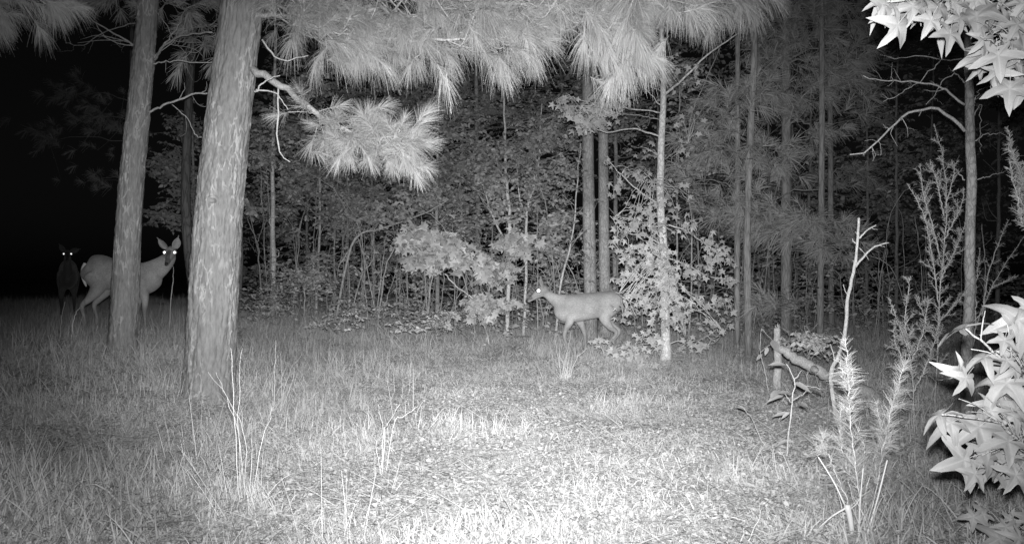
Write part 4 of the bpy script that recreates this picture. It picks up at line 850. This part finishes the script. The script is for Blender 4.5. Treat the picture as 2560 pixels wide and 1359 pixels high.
seedling('small star-leaved seedling in the grass left of the dog fennel', [(1950, 1130), (1952, 1105)], [], [(1952, 1105, 1968, 1080), (1952, 1105, 1925, 1110), (1952, 1108, 1990, 1118)], 5.4, .004, .06, star=True)
seedling('bent thin whip with curled leaf left of the seedlings', [(1945, 1150), (1910, 1110), (1890, 1070), (1880, 1045)], [[(1880, 1045), (1860, 1020), (1845, 1012)]], [(1875, 1030, 1840, 1010), (1915, 1130, 1950, 1133)], 5.3, .004, .05)
seedling('crooked twig sapling left of the broken post with few leaves', [(1925, 975), (1910, 920), (1900, 870), (1904, 822)], [[(1904, 822), (1920, 838), (1936, 855)], [(1902, 880), (1925, 862), (1960, 860)], [(1910, 930), (1930, 975)]], [(1930, 850, 1945, 875), (1920, 868, 1912, 888), (1905, 885, 1890, 900)], 7.6, .006, .05)

# ---------------------------------------------------------------- deer
def lofted(mb, secs, n=18):
    """secs: (center, side half width, up half height, axis) rings"""
    C = np.array([s[0] for s in secs], float); W = np.array([s[1] for s in secs]); U = np.array([s[2] for s in secs])
    k = len(secs) * 4; tt = np.linspace(0, len(secs) - 1, k)
    Cs = spline(C, k); Ws = np.maximum(spline(np.stack([W, U, U * 0], -1), k), .004)
    tan = nrm(np.gradient(Cs, axis=0)); side = np.array([0, 1., 0]); side = nrm(np.cross(tan, np.cross(side[None], tan))); up = np.cross(tan, side)
    a = np.linspace(0, 2 * math.pi, n, endpoint=False)
    V = Cs[:, None] + side[:, None] * (np.cos(a)[None] * Ws[:, 0:1])[..., None] + up[:, None] * (np.sin(a)[None] * Ws[:, 1:2])[..., None]
    V = np.vstack([V.reshape(-1, 3), Cs[:1], Cs[-1:]]); i = np.arange(k - 1)[:, None] * n; j = np.arange(n)[None]; j2 = (j + 1) % n
    T = [np.stack([i + j, i + j2, i + n + j2], -1).reshape(-1, 3), np.stack([i + j, i + n + j2, i + n + j], -1).reshape(-1, 3)]
    j = np.arange(n); j2 = (j + 1) % n; b = (k - 1) * n; T += [np.stack([j2, j, np.full(n, k * n)], -1), np.stack([b + j, b + j2, np.full(n, k * n + 1)], -1)]
    mb.add(V, np.vstack(T))
def ear_mesh(L, wd):
    n = 9; m = MB(); V = []; 
    for i in range(n):
        t = i / (n - 1); hw = wd * math.sin(min(1, t * 1.15 + .08) * math.pi) ** .55 * (1.0 if t < .9 else .6) + .004
        for j in range(7):
            s_ = (j / 6 - .5) * 2; V.append((hw * s_, t * L, .45 * hw * (s_ * s_) - .2 * hw))
    V = np.array(V); B = V.copy(); B[:, 2] -= .006; T = []
    for i in range(n - 1):
        for j in range(6):
            a = i * 7 + j; T += [[a, a + 1, a + 8], [a, a + 8, a + 7]]; o_ = n * 7; T += [[o_ + a, o_ + a + 8, o_ + a + 1], [o_ + a, o_ + a + 7, o_ + a + 8]]
    o_ = n * 7
    for i in range(n - 1):
        for j in (0, 6):
            a = i * 7 + j; b = a + 7; T += [[a, b, o_ + b], [a, o_ + b, o_ + a]]
    m.add(np.vstack([V, B]), T); return m
def deer(label, base, yaw, S, head, look, torso, neck, legs, tail, tone=1.0, HS=1.0, ear_dirs=None, eye_r=.024):
    """local axes: +X nose-ward, +Y the deer's left, +Z up; joined into one continuous body by voxel remesh"""
    o = empty('deer', base, label, 'deer', 'deer in the clearing'); o.rotation_euler = (0, 0, yaw); 
    mb = MB(); lofted(mb, [((x, 0, z), w_, h_) for x, z, w_, h_ in torso], 22); lofted(mb, [((x, y, z), w_, h_) for x, y, z, w_, h_ in neck], 16)
    lk = nrm(np.array([math.cos(look[0]) * math.cos(look[1]), math.sin(look[0]) * math.cos(look[1]), math.sin(look[1])])); sd = nrm(np.cross([0, 0, 1.], lk)); up = np.cross(lk, sd); hd = np.array(head)
    Hh = lambda f, s_, u: hd + (lk * f + sd * s_ + up * u) * HS
    # head: cranium, brow, muzzle, jaw
    def blob(c, rx, ry, rz):
        th = np.linspace(0, math.pi, 10); ph = np.linspace(0, 2 * math.pi, 14, endpoint=False); A, B = np.meshgrid(th, ph, indexing='ij')
        L = np.stack([np.cos(A) * rx, np.sin(A) * np.cos(B) * ry, np.sin(A) * np.sin(B) * rz], -1) * HS; V = np.array(c) + L[..., :1] * lk + L[..., 1:2] * sd + L[..., 2:] * up
        i = np.arange(9)[:, None] * 14; j = np.arange(14)[None]; j2 = (j + 1) % 14
        mb.add(V.reshape(-1, 3), np.concatenate([np.stack([i + j, i + j2, i + 14 + j2], -1).reshape(-1, 3), np.stack([i + j, i + 14 + j2, i + 14 + j], -1).reshape(-1, 3)]))
    blob(Hh(-.02, 0, 0), .075, .056, .062); blob(Hh(.05, 0, -.018), .085, .046, .05); blob(Hh(.12, 0, -.040), .075, .032, .036); blob(Hh(.175, 0, -.052), .04, .026, .028); blob(Hh(.04, 0, -.045), .09, .030, .028)
    blob(Hh(.02, .038, .018), .03, .02, .018); blob(Hh(.02, -.038, .018), .03, .02, .018)
    for lg_ in legs:
        q = np.array([p[:3] for p in lg_], float); rr = np.array([p[3] for p in lg_]); k = 26; qq = spline(q, k); tt = np.linspace(0, 1, k); R = np.interp(tt, np.linspace(0, 1, len(rr)), rr)
        mb.tube(qq, R, 12)
    me = mb.mesh('body', MT['coat']); ob = bpy.data.objects.new('body', me); COL.objects.link(ob)
    rm = ob.modifiers.new('r', 'REMESH'); rm.mode = 'VOXEL'; rm.voxel_size = .0095; rm.use_smooth_shade = True
    sm = ob.modifiers.new('s', 'SMOOTH'); sm.factor = .6; sm.iterations = 14
    dg = bpy.context.evaluated_depsgraph_get(); ev = ob.evaluated_get(dg); nm = bpy.data.meshes.new_from_object(ev); ob.modifiers.clear(); ob.data = nm; nm.name = 'body'
    if not nm.materials: nm.materials.append(MT['coat'])
    nm.polygons.foreach_set('use_smooth', np.ones(len(nm.polygons), bool))
    co = np.zeros(len(nm.vertices) * 3, np.float32); nm.vertices.foreach_get('co', co); co = co.reshape(-1, 3)
    v = np.full(len(co), .42)
    belly = sstep((.60 - co[:, 2]) / .12) * (np.abs(co[:, 0]) < .4); v = v + .10 * belly
    back = sstep((co[:, 2] - (torso[3][1] + .10)) / .10) * (co[:, 0] < .35); v = v - .10 * back
    hl = co - hd; f_ = hl @ lk; u_ = hl @ up; s__ = np.abs(hl @ sd); hl = hl / HS; f_ = f_ / HS; u_ = u_ / HS; s__ = s__ / HS; inh = (np.linalg.norm(hl - lk * .07, axis=1) < .17)
    v = np.where(inh, .33, v); v = np.where(inh & (s__ < .022) & (f_ > .03), .13, v); v = np.where(inh & (f_ > .13), .16, v); v = np.where(inh & (u_ < -.055), .42, v)
    legt = sstep((.42 - co[:, 2]) / .1); v = v * (1 - legt) + .36 * legt; v = v + .05 * fbm(co * 9, 2)
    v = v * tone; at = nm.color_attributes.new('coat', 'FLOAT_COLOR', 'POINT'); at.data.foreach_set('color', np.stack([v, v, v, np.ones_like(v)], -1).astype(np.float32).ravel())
    ob.parent = o
    def put(m3, loc, name, mesh): 
        q = bpy.data.objects.new(name, mesh); COL.objects.link(q); q.matrix_basis = M4(m3, loc); q.parent = o; return q
    eL = ear_mesh(.15 * HS, .041 * HS)
    for s_, (ea, eu) in zip((1, -1), ear_dirs or ((.75, .8), (.75, .8))):
        d_ = nrm(sd * s_ * ea + up * eu - lk * .15); me_ = eL.mesh('ear', MT['coat'], True)
        at = me_.color_attributes.new('coat', 'FLOAT_COLOR', 'POINT'); at.data.foreach_set('color', np.tile([.40 * tone] * 3 + [1], len(me_.vertices)).astype(np.float32))
        put(frame(d_, nrm(lk + sd * s_ * .5)), Hh(-.03, s_ * .042, .035), 'ear', me_)
    # eyes with their reflective layer, nose, hooves, tail
    for s_ in (1, -1):
        m = MB(); th = np.linspace(0, math.pi / 2, 6); ph = np.linspace(0, 2 * math.pi, 12, endpoint=False); A, B = np.meshgrid(th, ph, indexing='ij'); R_ = eye_r * HS
        V = np.stack([np.sin(A) * np.cos(B) * R_, np.sin(A) * np.sin(B) * R_, np.cos(A) * R_ * .22], -1).reshape(-1, 3); i = np.arange(5)[:, None] * 12; j = np.arange(12)[None]; j2 = (j + 1) % 12
        m.add(V, np.concatenate([np.stack([i + j, i + 12 + j2, i + j2], -1).reshape(-1, 3), np.stack([i + j, i + 12 + j, i + 12 + j2], -1).reshape(-1, 3)]))
        pos = Hh(.03, s_ * .052, .014); wp = np.array(Matrix.Rotation(yaw, 3, 'Z') @ Vector(pos)) * S + np.array(base)
        tc_ = np.array(Matrix.Rotation(-yaw, 3, 'Z') @ Vector(np.array([0, 0, H + .055]) - wp)); n_ = nrm(tc_)
        if np.dot(n_, sd * s_ * .8 + lk) < -.15: n_ = nrm(sd * s_ + lk * .4)
        put(frame(np.cross(n_, sd + .01), n_), pos + n_ * .012, 'eye', m.mesh('eye', MT['eye']))
    m = MB(); m.tube([Hh(.19, 0, -.045), Hh(.212, 0, -.05), Hh(.218, 0, -.052)], [.022, .02, .012], 10); q = m.build('nose', MT['dark']); q.parent = o
    for lg_ in legs:
        m = MB(); p_ = np.array(lg_[-1][:3]); m.tube([p_ + [0, 0, .03], p_ + [.015, 0, .01], p_ + [.03, 0, -.005]], [.02, .024, .026], 8); q = m.build('hoof', MT['hoof']); q.parent = o
    m = MB(); lofted(m, [((x, 0, z), w_, h_) for x, z, w_, h_ in tail], 10); q = m.build('tail', MT['pale_fur']); q.parent = o
    o.scale = (S, S, S); return o

# doe at left: faces right, head turned to the camera
D3 = 11.7
gb = G(302, D3); ppm = F / D3
def L3(px, py): return ((px - 302) / ppm, ((1.1 - gb[2]) * ppm + 680 - py) / ppm)
torso = [(-.48, .90, .03, .05), (-.43, .865, .11, .16), (-.30, .85, .155, .215), (-.12, .80, .16, .205), (.06, .765, .165, .205), (.22, .745, .16, .215), (.36, .745, .135, .20), (.47, .76, .09, .14), (.53, .78, .03, .05)]
neck = [(.32, 0, .78, .10, .18), (.45, -.01, .85, .09, .15), (.57, -.03, .93, .075, .12), (.665, -.07, 1.01, .066, .09), (.70, -.1, 1.06, .06, .065)]
legs = [[(-.34, -.06, .80, .13), (-.26, -.085, .64, .105), (-.37, -.10, .48, .05), (-.465, -.10, .385, .031), (-.43, -.10, .22, .022), (-.425, -.10, .09, .021), (-.40, -.10, .02, .022)],
        [(-.34, .06, .80, .13), (-.22, .085, .64, .10), (-.33, .10, .48, .05), (-.40, .10, .385, .031), (-.36, .10, .22, .022), (-.35, .10, .09, .021), (-.33, .10, .02, .022)],
        [(.31, -.05, .74, .11), (.33, -.075, .58, .075), (.36, -.10, .45, .046), (.355, -.10, .33, .032), (.36, -.10, .2, .021), (.36, -.10, .09, .021), (.38, -.10, .02, .022)],
        [(.26, .05, .74, .10), (.23, .075, .58, .07), (.19, .10, .45, .044), (.18, .10, .33, .03), (.19, .10, .2, .021), (.19, .10, .09, .021), (.21, .10, .02, .022)]]
tail = [(-.47, .95, .02, .02), (-.497, .88, .03, .024), (-.497, .79, .04, .026), (-.475, .70, .03, .02), (-.455, .64, .01, .008)]
deer('doe at left half behind the slimmer pine, head turned to the camera, both eyes glowing', gb, 0, 1.0, (.705, -.13, 1.085), (-math.pi / 2 + .12, -.42), torso, neck, legs, tail, 1.1, HS=1.22, ear_dirs=((.35, 1.0), (.75, .95)))

# walking deer right of centre: faces left (180 degrees)
D4 = 12.05
g4 = G(1455, D4)
torso4 = [(-.56, .70, .03, .05), (-.52, .70, .09, .12), (-.40, .685, .135, .165), (-.22, .655, .145, .175), (-.04, .63, .15, .185), (.10, .61, .145, .19), (.22, .60, .125, .185), (.31, .61, .085, .14), (.37, .63, .03, .05)]
neck4 = [(.18, 0, .65, .09, .15), (.29, 0, .69, .075, .12), (.38, 0, .735, .06, .085), (.455, 0, .785, .05, .062), (.51, 0, .815, .046, .052)]
legs4 = [[(-.38, -.05, .62, .12), (-.33, -.075, .50, .09), (-.42, -.09, .37, .045), (-.52, -.09, .29, .028), (-.44, -.09, .17, .021), (-.36, -.09, .07, .020), (-.34, -.09, .02, .021)],
         [(-.38, .05, .62, .12), (-.30, .075, .50, .09), (-.37, .09, .36, .045), (-.46, .09, .285, .029), (-.38, .09, .17, .021), (-.31, .09, .09, .020), (-.28, .09, .02, .021)],
         [(.18, .045, .58, .09), (.17, .07, .44, .06), (.22, .09, .33, .038), (.245, .09, .235, .028), (.22, .09, .14, .020), (.215, .09, .07, .020), (.24, .09, .02, .021)],
         [(.10, -.045, .58, .09), (.03, -.07, .44, .06), (-.02, -.09, .33, .038), (-.045, -.09, .235, .027), (-.05, -.09, .14, .020), (-.06, -.09, .07, .020), (-.04, -.09, .02, .021)]]
tail4 = [(-.55, .73, .02, .02), (-.60, .68, .03, .02), (-.61, .60, .035, .02), (-.59, .52, .02, .012), (-.58, .49, .008, .006)]
deer('deer in mid clearing walking left in front of the twin pines, one eye glowing', g4, math.pi, 1.0, (.555, 0, .845), (.0, -.38), torso4, neck4, legs4, tail4, 1.1, HS=1.12, ear_dirs=((.5, .9), (.5, .9)), eye_r=.031)

# third deer, far left, facing the camera in the dark, with shade put into its coat colour
D5 = 15.0
g5 = G(170, D5)
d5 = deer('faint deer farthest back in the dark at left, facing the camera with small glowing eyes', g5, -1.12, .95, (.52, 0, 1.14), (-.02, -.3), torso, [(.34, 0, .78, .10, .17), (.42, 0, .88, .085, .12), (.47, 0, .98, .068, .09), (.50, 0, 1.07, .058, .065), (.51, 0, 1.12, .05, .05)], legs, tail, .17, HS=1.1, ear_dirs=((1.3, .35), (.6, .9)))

# ---------------------------------------------------------------- dry grass clumps that stand out one by one
r = np.random.default_rng(44)
def clump(label, px, d, stalks, extra=10, eh=.3, wd=.004, mat='straw'):
    b = G(px, d, -.02); o = empty('grass_clump', b, label, 'grass clump', 'dry grass clumps')
    for q, w0 in stalks:
        m = MB(); pts = [b + np.array([(q[0][0] - px) / F * d, 0, 0])] + [P(x, y, d + r.uniform(-.06, .06)) for x, y in q[1:]]; m.tube(jitter(spline(pts, 14), .0028, r), np.linspace(w0 * .85, w0 * .25, 14), 5); m.build('stalk', MT[mat], o)
    V, T = blades(r, int(extra * 1.5), eh, wd * .8, .34, .03, .045, 6, .6); m = MB(); m.add(V + b, T); m.build('blades', MT[mat], o, kind='stuff')
clump('tall pale dry stalks in front of the thick pine, lower left', 610, 4.0, [([(600, 1310), (592, 1150), (585, 1000), (577, 870)], .0032), ([(618, 1310), (628, 1180), (630, 1080)], .003), ([(612, 1310), (612, 1180), (612, 1090), (575, 1000), (520, 930)], .0022), ([(606, 1310), (596, 1090), (598, 960), (606, 870)], .002), ([(625, 1310), (650, 1120), (675, 1045), (680, 1020)], .0025), ([(612, 1310), (600, 1100), (560, 980), (540, 930)], .002)], 26, .45)
clump('thin upright dry stalks at the bottom edge, left of the tall pale ones', 536, 3.62, [([(536, 1359), (530, 1290), (526, 1210)], .0024), ([(538, 1359), (545, 1270), (560, 1220)], .002), ([(534, 1359), (538, 1240), (540, 1210)], .002)], 12, .26)
clump('forked dry stalks on the bright ground in mid foreground', 955, 4.75, [([(955, 1180), (962, 1080), (968, 1060), (1000, 1010)], .0042), ([(952, 1180), (958, 1080), (950, 1040), (945, 1010)], .003), ([(958, 1180), (985, 1060), (1010, 1040), (1045, 1015)], .003), ([(955, 1180), (940, 1110), (935, 1070)], .003)], 22, .2)
clump('upright dry stalks right of the thick pine foot', 690, 6.3, [([(685, 1000), (686, 930), (690, 850)], .0045), ([(700, 1000), (705, 930), (700, 880)], .003), ([(695, 1000), (720, 940), (755, 885)], .003), ([(690, 1000), (735, 940), (725, 910)], .003)], 30, .4)
clump('dry fan of stalks in front of the walking deer legs', 1410, 9.0, [([(1405, 960), (1400, 920), (1398, 860)], .005), ([(1412, 960), (1415, 900), (1425, 850)], .005), ([(1418, 960), (1430, 900), (1435, 870)], .0045), ([(1420, 960), (1440, 900), (1468, 870)], .0055), ([(1408, 960), (1395, 900), (1388, 850)], .004)], 40, .42, .006)
clump('pale bent stalk standing behind the doe forelegs', 425, 10.6, [([(422, 830), (428, 740), (434, 690), (432, 665)], .010)], 24, .5, .008, 'grass')
clump('bent dry blade left of the slimmer pine foot', 180, 9.3, [([(176, 880), (184, 800), (200, 768)], .009), ([(150, 900), (153, 800), (162, 755)], .005)], 26, .45, .007, 'straw')
clump('tall grass stalks crowding the slimmer pine foot', 365, 7.6, [([(366, 960), (366, 900), (364, 850)], .007), ([(345, 960), (340, 900), (342, 860)], .004), ([(280, 950), (300, 880), (310, 860)], .004)], 60, .45, .006, 'grass')
clump('two crossed dry stems near the bottom edge right of centre', 1835, 3.55, [([(1835, 1372), (1812, 1340), (1796, 1320)], .004), ([(1840, 1372), (1860, 1330), (1880, 1290)], .004), ([(1850, 1372), (1895, 1300), (1905, 1270)], .003), ([(1920, 1372), (1945, 1350), (1960, 1320)], .003)], 14, .15)
clump('thin leaning stalks at far left in the dim grass', 60, 5.4, [([(80, 1180), (84, 1100), (100, 1040)], .003), ([(70, 1180), (72, 1100), (60, 1030)], .003), ([(30, 1180), (28, 1080), (18, 1000)], .003)], 20, .3)
clump('single tall weed stem low in the left foreground', 445, 3.75, [([(447, 1359), (442, 1290), (436, 1215), (462, 1130)], .003)], 8, .2)
clump('low whitish sprig glowing on the bright ground at bottom centre', 1490, 3.95, [([(1490, 1290), (1480, 1262), (1472, 1235)], .003), ([(1492, 1290), (1492, 1262), (1493, 1235)], .003), ([(1494, 1290), (1505, 1262), (1512, 1240)], .003)], 50, .06, .006)
clump('small pale tuft left of the glowing sprig', 1143, 4.4, [([(1143, 1225), (1136, 1205), (1128, 1190)], .005), ([(1145, 1225), (1144, 1205), (1146, 1190)], .005)], 24, .07, .006)

# ---------------------------------------------------------------- ground cover (stuff): geometry-node scatter of small tuft meshes on generated points
def scatter(name, label, pts, rotz, scl, tilt, sources, mat, cat=None):
    me = bpy.data.meshes.new(name); me.vertices.add(len(pts)); me.vertices.foreach_set('co', np.asarray(pts, np.float32).ravel())
    rot = np.stack([tilt * np.cos(rotz * 3), tilt * np.sin(rotz * 5), rotz], -1).astype(np.float32)
    a = me.attributes.new('rot', 'FLOAT_VECTOR', 'POINT'); a.data.foreach_set('vector', rot.ravel())
    a = me.attributes.new('scl', 'FLOAT', 'POINT'); a.data.foreach_set('value', np.asarray(scl, np.float32))
    a = me.attributes.new('idx', 'INT', 'POINT'); a.data.foreach_set('value', (np.arange(len(pts)) % len(sources)).astype(np.int32))
    me.materials.append(mat); me.update()
    o = bpy.data.objects.new(name, me); COL.objects.link(o); tag(o, label, cat, kind='stuff')
    ng = bpy.data.node_groups.new(name, 'GeometryNodeTree'); ng.interface.new_socket('Geometry', in_out='INPUT', socket_type='NodeSocketGeometry'); ng.interface.new_socket('Geometry', in_out='OUTPUT', socket_type='NodeSocketGeometry')
    N, Lk = ng.nodes, ng.links; gi, go = N.new('NodeGroupInput'), N.new('NodeGroupOutput'); ji = N.new('GeometryNodeJoinGeometry')
    for i, src in reversed(list(enumerate(sources))):
        oi = N.new('GeometryNodeObjectInfo'); oi.inputs['Object'].default_value = src; oi.inputs['As Instance'].default_value = True; Lk.new(oi.outputs['Geometry'], ji.inputs[0])
    ip = N.new('GeometryNodeInstanceOnPoints'); ip.inputs['Pick Instance'].default_value = True
    def at(nm, ty):
        q = N.new('GeometryNodeInputNamedAttribute'); q.data_type = ty; q.inputs[0].default_value = nm; return q
    Lk.new(gi.outputs[0], ip.inputs['Points']); Lk.new(ji.outputs[0], ip.inputs['Instance'])
    er = N.new('FunctionNodeEulerToRotation'); Lk.new(at('rot', 'FLOAT_VECTOR').outputs['Attribute'], er.inputs[0]); Lk.new(er.outputs[0], ip.inputs['Rotation'])
    Lk.new(at('scl', 'FLOAT').outputs['Attribute'], ip.inputs['Scale']); Lk.new(at('idx', 'INT').outputs['Attribute'], ip.inputs['Instance Index'])
    Lk.new(ip.outputs[0], go.inputs[0]); md = o.modifiers.new('scatter', 'NODES'); md.node_group = ng
    return o
def src(name, mb, mat): return bpy.data.objects.new(name, mb.mesh(name, mat))
def field(n, y0, y1, r, power=1.0, margin=1.25):
    """points over the visible wedge of the clearing, denser near the camera"""
    u = r.uniform(0, 1, n); y = y0 * (y1 / y0) ** (u ** power); x = r.uniform(-1, 1, n) * (.5774 * y * margin + .3)
    return x, y
r = np.random.default_rng(99)
def grass_src(k, n, L, wd, spread, lean, base, droop=.4, mat='grass', segs=3):
    m = MB(); m.add(*blades(np.random.default_rng(k), n, L, wd, spread, lean, base, segs, droop)); return src('grass_tuft', m, MT[mat])
short = [grass_src(k, 34, .085, .0034, .6, .1, .04, .9) for k in range(6)]
x, y = field(42000, 2.6, 18, r)
den = noise(np.stack([x * 1.1, y * 1.1, x * 0], -1)); keep = r.uniform(0, 1, len(x)) < .35 + .9 * den; x, y = x[keep], y[keep]
lefty = sstep((-x - .2 * y) / 1.5) 
scatter('short_grass', 'short uneven grass covering the clearing', np.stack([x, y, gz(x, y)], -1), r.uniform(0, 6.28, len(x)), (.55 + .9 * noise(np.stack([x * 2, y * 2, x * 0 + 4], -1))) * r.uniform(.6, 1.2, len(x)) * (1 + .45 * lefty + .05 * (y - 3)), r.uniform(0, .2, len(x)), short, MT['grass'])
# low broad-leaved weeds
def weed_src(k, n, L, stem):
    q = np.random.default_rng(k); m = MB(); a = q.uniform(0, 6.28, n); h = q.uniform(.2, 1, n) * stem; rr = q.uniform(0, .035, n)
    pos = np.stack([np.cos(a) * rr, np.sin(a) * rr, h], -1); fw = nrm(np.stack([np.cos(a), np.sin(a), q.normal(.1, .35, n)], -1)); up = nrm(np.array([0, 0, 1.]) + q.normal(0, .35, (n, 3)))
    m.inst(LITE, frame(fw, up) * (L * q.uniform(.5, 1.2, n))[:, None, None], pos)
    b = np.zeros((5, 3)); m.add(*strips(b, nrm(q.normal(0, .3, (5, 3)) + [0, 0, 1]), stem, .002, q, 2, .1)); return src('weed', m, MT['weed'])
weeds = [weed_src(k, 16, .021, .05) for k in range(5)]
x, y = field(26000, 2.7, 18, r, .85); den = noise(np.stack([x * 1.6, y * 1.6, x * 0 + 9], -1)); keep = r.uniform(0, 1, len(x)) < .15 + 1.1 * den; x, y = x[keep], y[keep]
scatter('low_weeds', 'low broad-leaved weeds among the grass', np.stack([x, y, gz(x, y)], -1), r.uniform(0, 6.28, len(x)), r.uniform(.5, 1.5, len(x)), r.uniform(0, .3, len(x)), weeds, MT['weed'])
# dead leaves, straw and twig bits lying on the ground
def lit_src(k):
    q = np.random.default_rng(k + 50); m = MB(); n = 7; pos = np.stack([q.normal(0, .05, n), q.normal(0, .05, n), q.uniform(.004, .02, n)], -1); a = q.uniform(0, 6.28, n)
    m.inst(LITE, frame(np.stack([np.cos(a), np.sin(a), q.normal(0, .2, n)], -1), nrm(np.array([0, 0, 1.]) + q.normal(0, .45, (n, 3)))) * q.uniform(.010, .026, n)[:, None, None], pos)
    n = 14; a = q.uniform(0, 6.28, n); b = np.stack([q.normal(0, .07, n), q.normal(0, .07, n), q.uniform(.005, .03, n)], -1); m.add(*strips(b, nrm(np.stack([np.cos(a), np.sin(a) * .5, q.normal(.05, .12, n)], -1)), q.uniform(.05, .16, n), .0035, q, 2, .05)); return src('litter', m, MT['litter'])
lits = [lit_src(k) for k in range(5)]
x, y = field(16000, 2.6, 13, r)
scatter('leaf_litter', 'dead leaves and straw lying in the grass', np.stack([x, y, gz(x, y)], -1), r.uniform(0, 6.28, len(x)), r.uniform(.6, 1.4, len(x)), r.uniform(0, .15, len(x)), lits, MT['litter'])
# taller grass: left side, far field and thicket edge
soft = [grass_src(k + 60, 46, .20, .0038, .45, .02, .05, .85, segs=4) for k in range(4)]
x, y = field(13000, 3.0, 17, r, .7); rg = np.clip(sstep((-x - .1 * y) / 1.2) + 1.3 * sstep((y - 9.5) / 3) + sstep((x - .3 * y) / 1.0), 0, 1); keep = (noise(np.stack([x * .9, y * .9, x * 0 + 21], -1)) > .60 - .36 * rg) & (noise(np.stack([x * 3, y * 3, x * 0 + 5], -1)) > .42); x, y = x[keep], y[keep]
scatter('soft_tufts', 'soft matted tufts of finer grass in patches', np.stack([x, y, gz(x, y)], -1), r.uniform(0, 6.28, len(x)), r.uniform(.45, 1.05, len(x)) * (1 + .5 * rg[keep]) * (.6 + .8 * noise(np.stack([x * 1.4, y * 1.4, x * 0 + 8], -1))), r.uniform(0, .3, len(x)), soft, MT['grass'])
tall = [grass_src(k + 20, 20, .32, .0045, .30, .02, .06, .55, segs=4) for k in range(5)]
x, y = field(19000, 3.2, 24, r, .55); wgt = np.clip(sstep((-x - .12 * y) / 1.6) * sstep((y - 5.5) / 3.5) * .65 + sstep((y - 11.5) / 2.5) * .75 + sstep((x - .33 * y) / 1.2) * .25 + .01, 0, 1)
den = noise(np.stack([x * 1.3, y * 1.3, x * 0 + 2], -1)); keep = r.uniform(0, 1, len(x)) < wgt * (.25 + 1.1 * den); x, y = x[keep], y[keep]
scatter('tall_grass', 'taller thin grass on the left and along the thicket edge', np.stack([x, y, gz(x, y)], -1), r.uniform(0, 6.28, len(x)), r.uniform(.45, 1.15, len(x)), r.uniform(0, .15, len(x)), tall, MT['grass'])
strawsrc = [grass_src(k + 40, 6, .45, .0035, .25, .02, .05, .45, mat='straw', segs=6) for k in range(4)]
x, y = field(420, 3.4, 13, r, .7); keep = (x < -.1 * y) | (x > .3 * y) | (y > 9); x, y = x[keep], y[keep]
scatter('dry_stalks', 'scattered thin dry stalks in the grass', np.stack([x, y, gz(x, y)], -1), r.uniform(0, 6.28, len(x)), r.uniform(.3, 1.0, len(x)), r.uniform(0, .25, len(x)), strawsrc, MT['straw'])
# the far wood behind, which reads as one mass of leaves
nf = 9000; yy = 17.5 + 10 * r.uniform(0, 1, nf); xx = r.uniform(-.33, .62, nf) * yy; zz = r.uniform(0, 1, nf) * .36 * yy
q3 = np.stack([xx * .55, yy * .5, zz * .6], -1); keep = noise(q3) + .35 * noise(q3 * 2.7) > .60; cen = np.stack([xx, yy, zz + .1], -1)[keep]; fm = MB()
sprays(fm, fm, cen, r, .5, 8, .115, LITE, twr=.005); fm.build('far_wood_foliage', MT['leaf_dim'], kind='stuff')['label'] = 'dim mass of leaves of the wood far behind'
# tangle of arching brush and vines in the thicket
tpaths = []; tb = MB(); nb = 150
for k in range(nb):
    px_ = r.uniform(640, 1640) if k < 110 else r.uniform(1700, 2420); d_ = r.uniform(12.8, 16.5); a_ = G(px_, d_, -.02); dx = r.normal(0, .7); hh = r.uniform(.7, 3.2)
    if k % 5 == 0: dx *= 2.2; hh *= .6
    mid = a_ + np.array([dx * .3, r.normal(0, .15), hh * .75]); e_ = a_ + np.array([dx, r.normal(0, .3), hh * r.uniform(.6, 1.1)])
    branch(tb, [a_, mid, e_], r.uniform(.006, .013), .003, r, int(r.integers(2, 6)), .45, 5, 1, .012, 14, .3, tpaths)
allq = np.vstack(tpaths); pick = allq[r.integers(0, len(allq), 1100)] + r.normal(0, .08, (1100, 3)); fm = MB(); sprays(fm, fm, pick, r, .24, 7, .065, LITE)
fm.build('brush_leaves', MT['leaf'], kind='stuff')['label'] = 'small leaves on the arching brush of the thicket'
tb.build('brush_tangle', MT['grey_bark'], kind='stuff')['label'] = 'tangle of thin arching brush and vines in the thicket'
# dim undergrowth on the wood floor
x = r.uniform(-14, 16, 4200); y = 12.4 + 14 * r.uniform(0, 1, 4200) ** 1.6; fm = MB(); tw = MB(); cen = np.stack([x, y, gz(x, y) + r.uniform(.05, 1, 4200) ** 1.5 * (.45 + .9 * noise(np.stack([x, y * .3, x * 0 + 7], -1)) * np.clip((y - 12) / 3, 0, 1.5))], -1)
keep = (noise(np.stack([x * .8, y * .8, x * 0], -1)) > .33) & (x > -.36 * y); cen = cen[keep]
sprays(fm, fm, cen, r, .3, 7, .065, LITE); fm.build('undergrowth', MT['leaf'], kind='stuff')['label'] = 'dim low undergrowth on the wood floor'
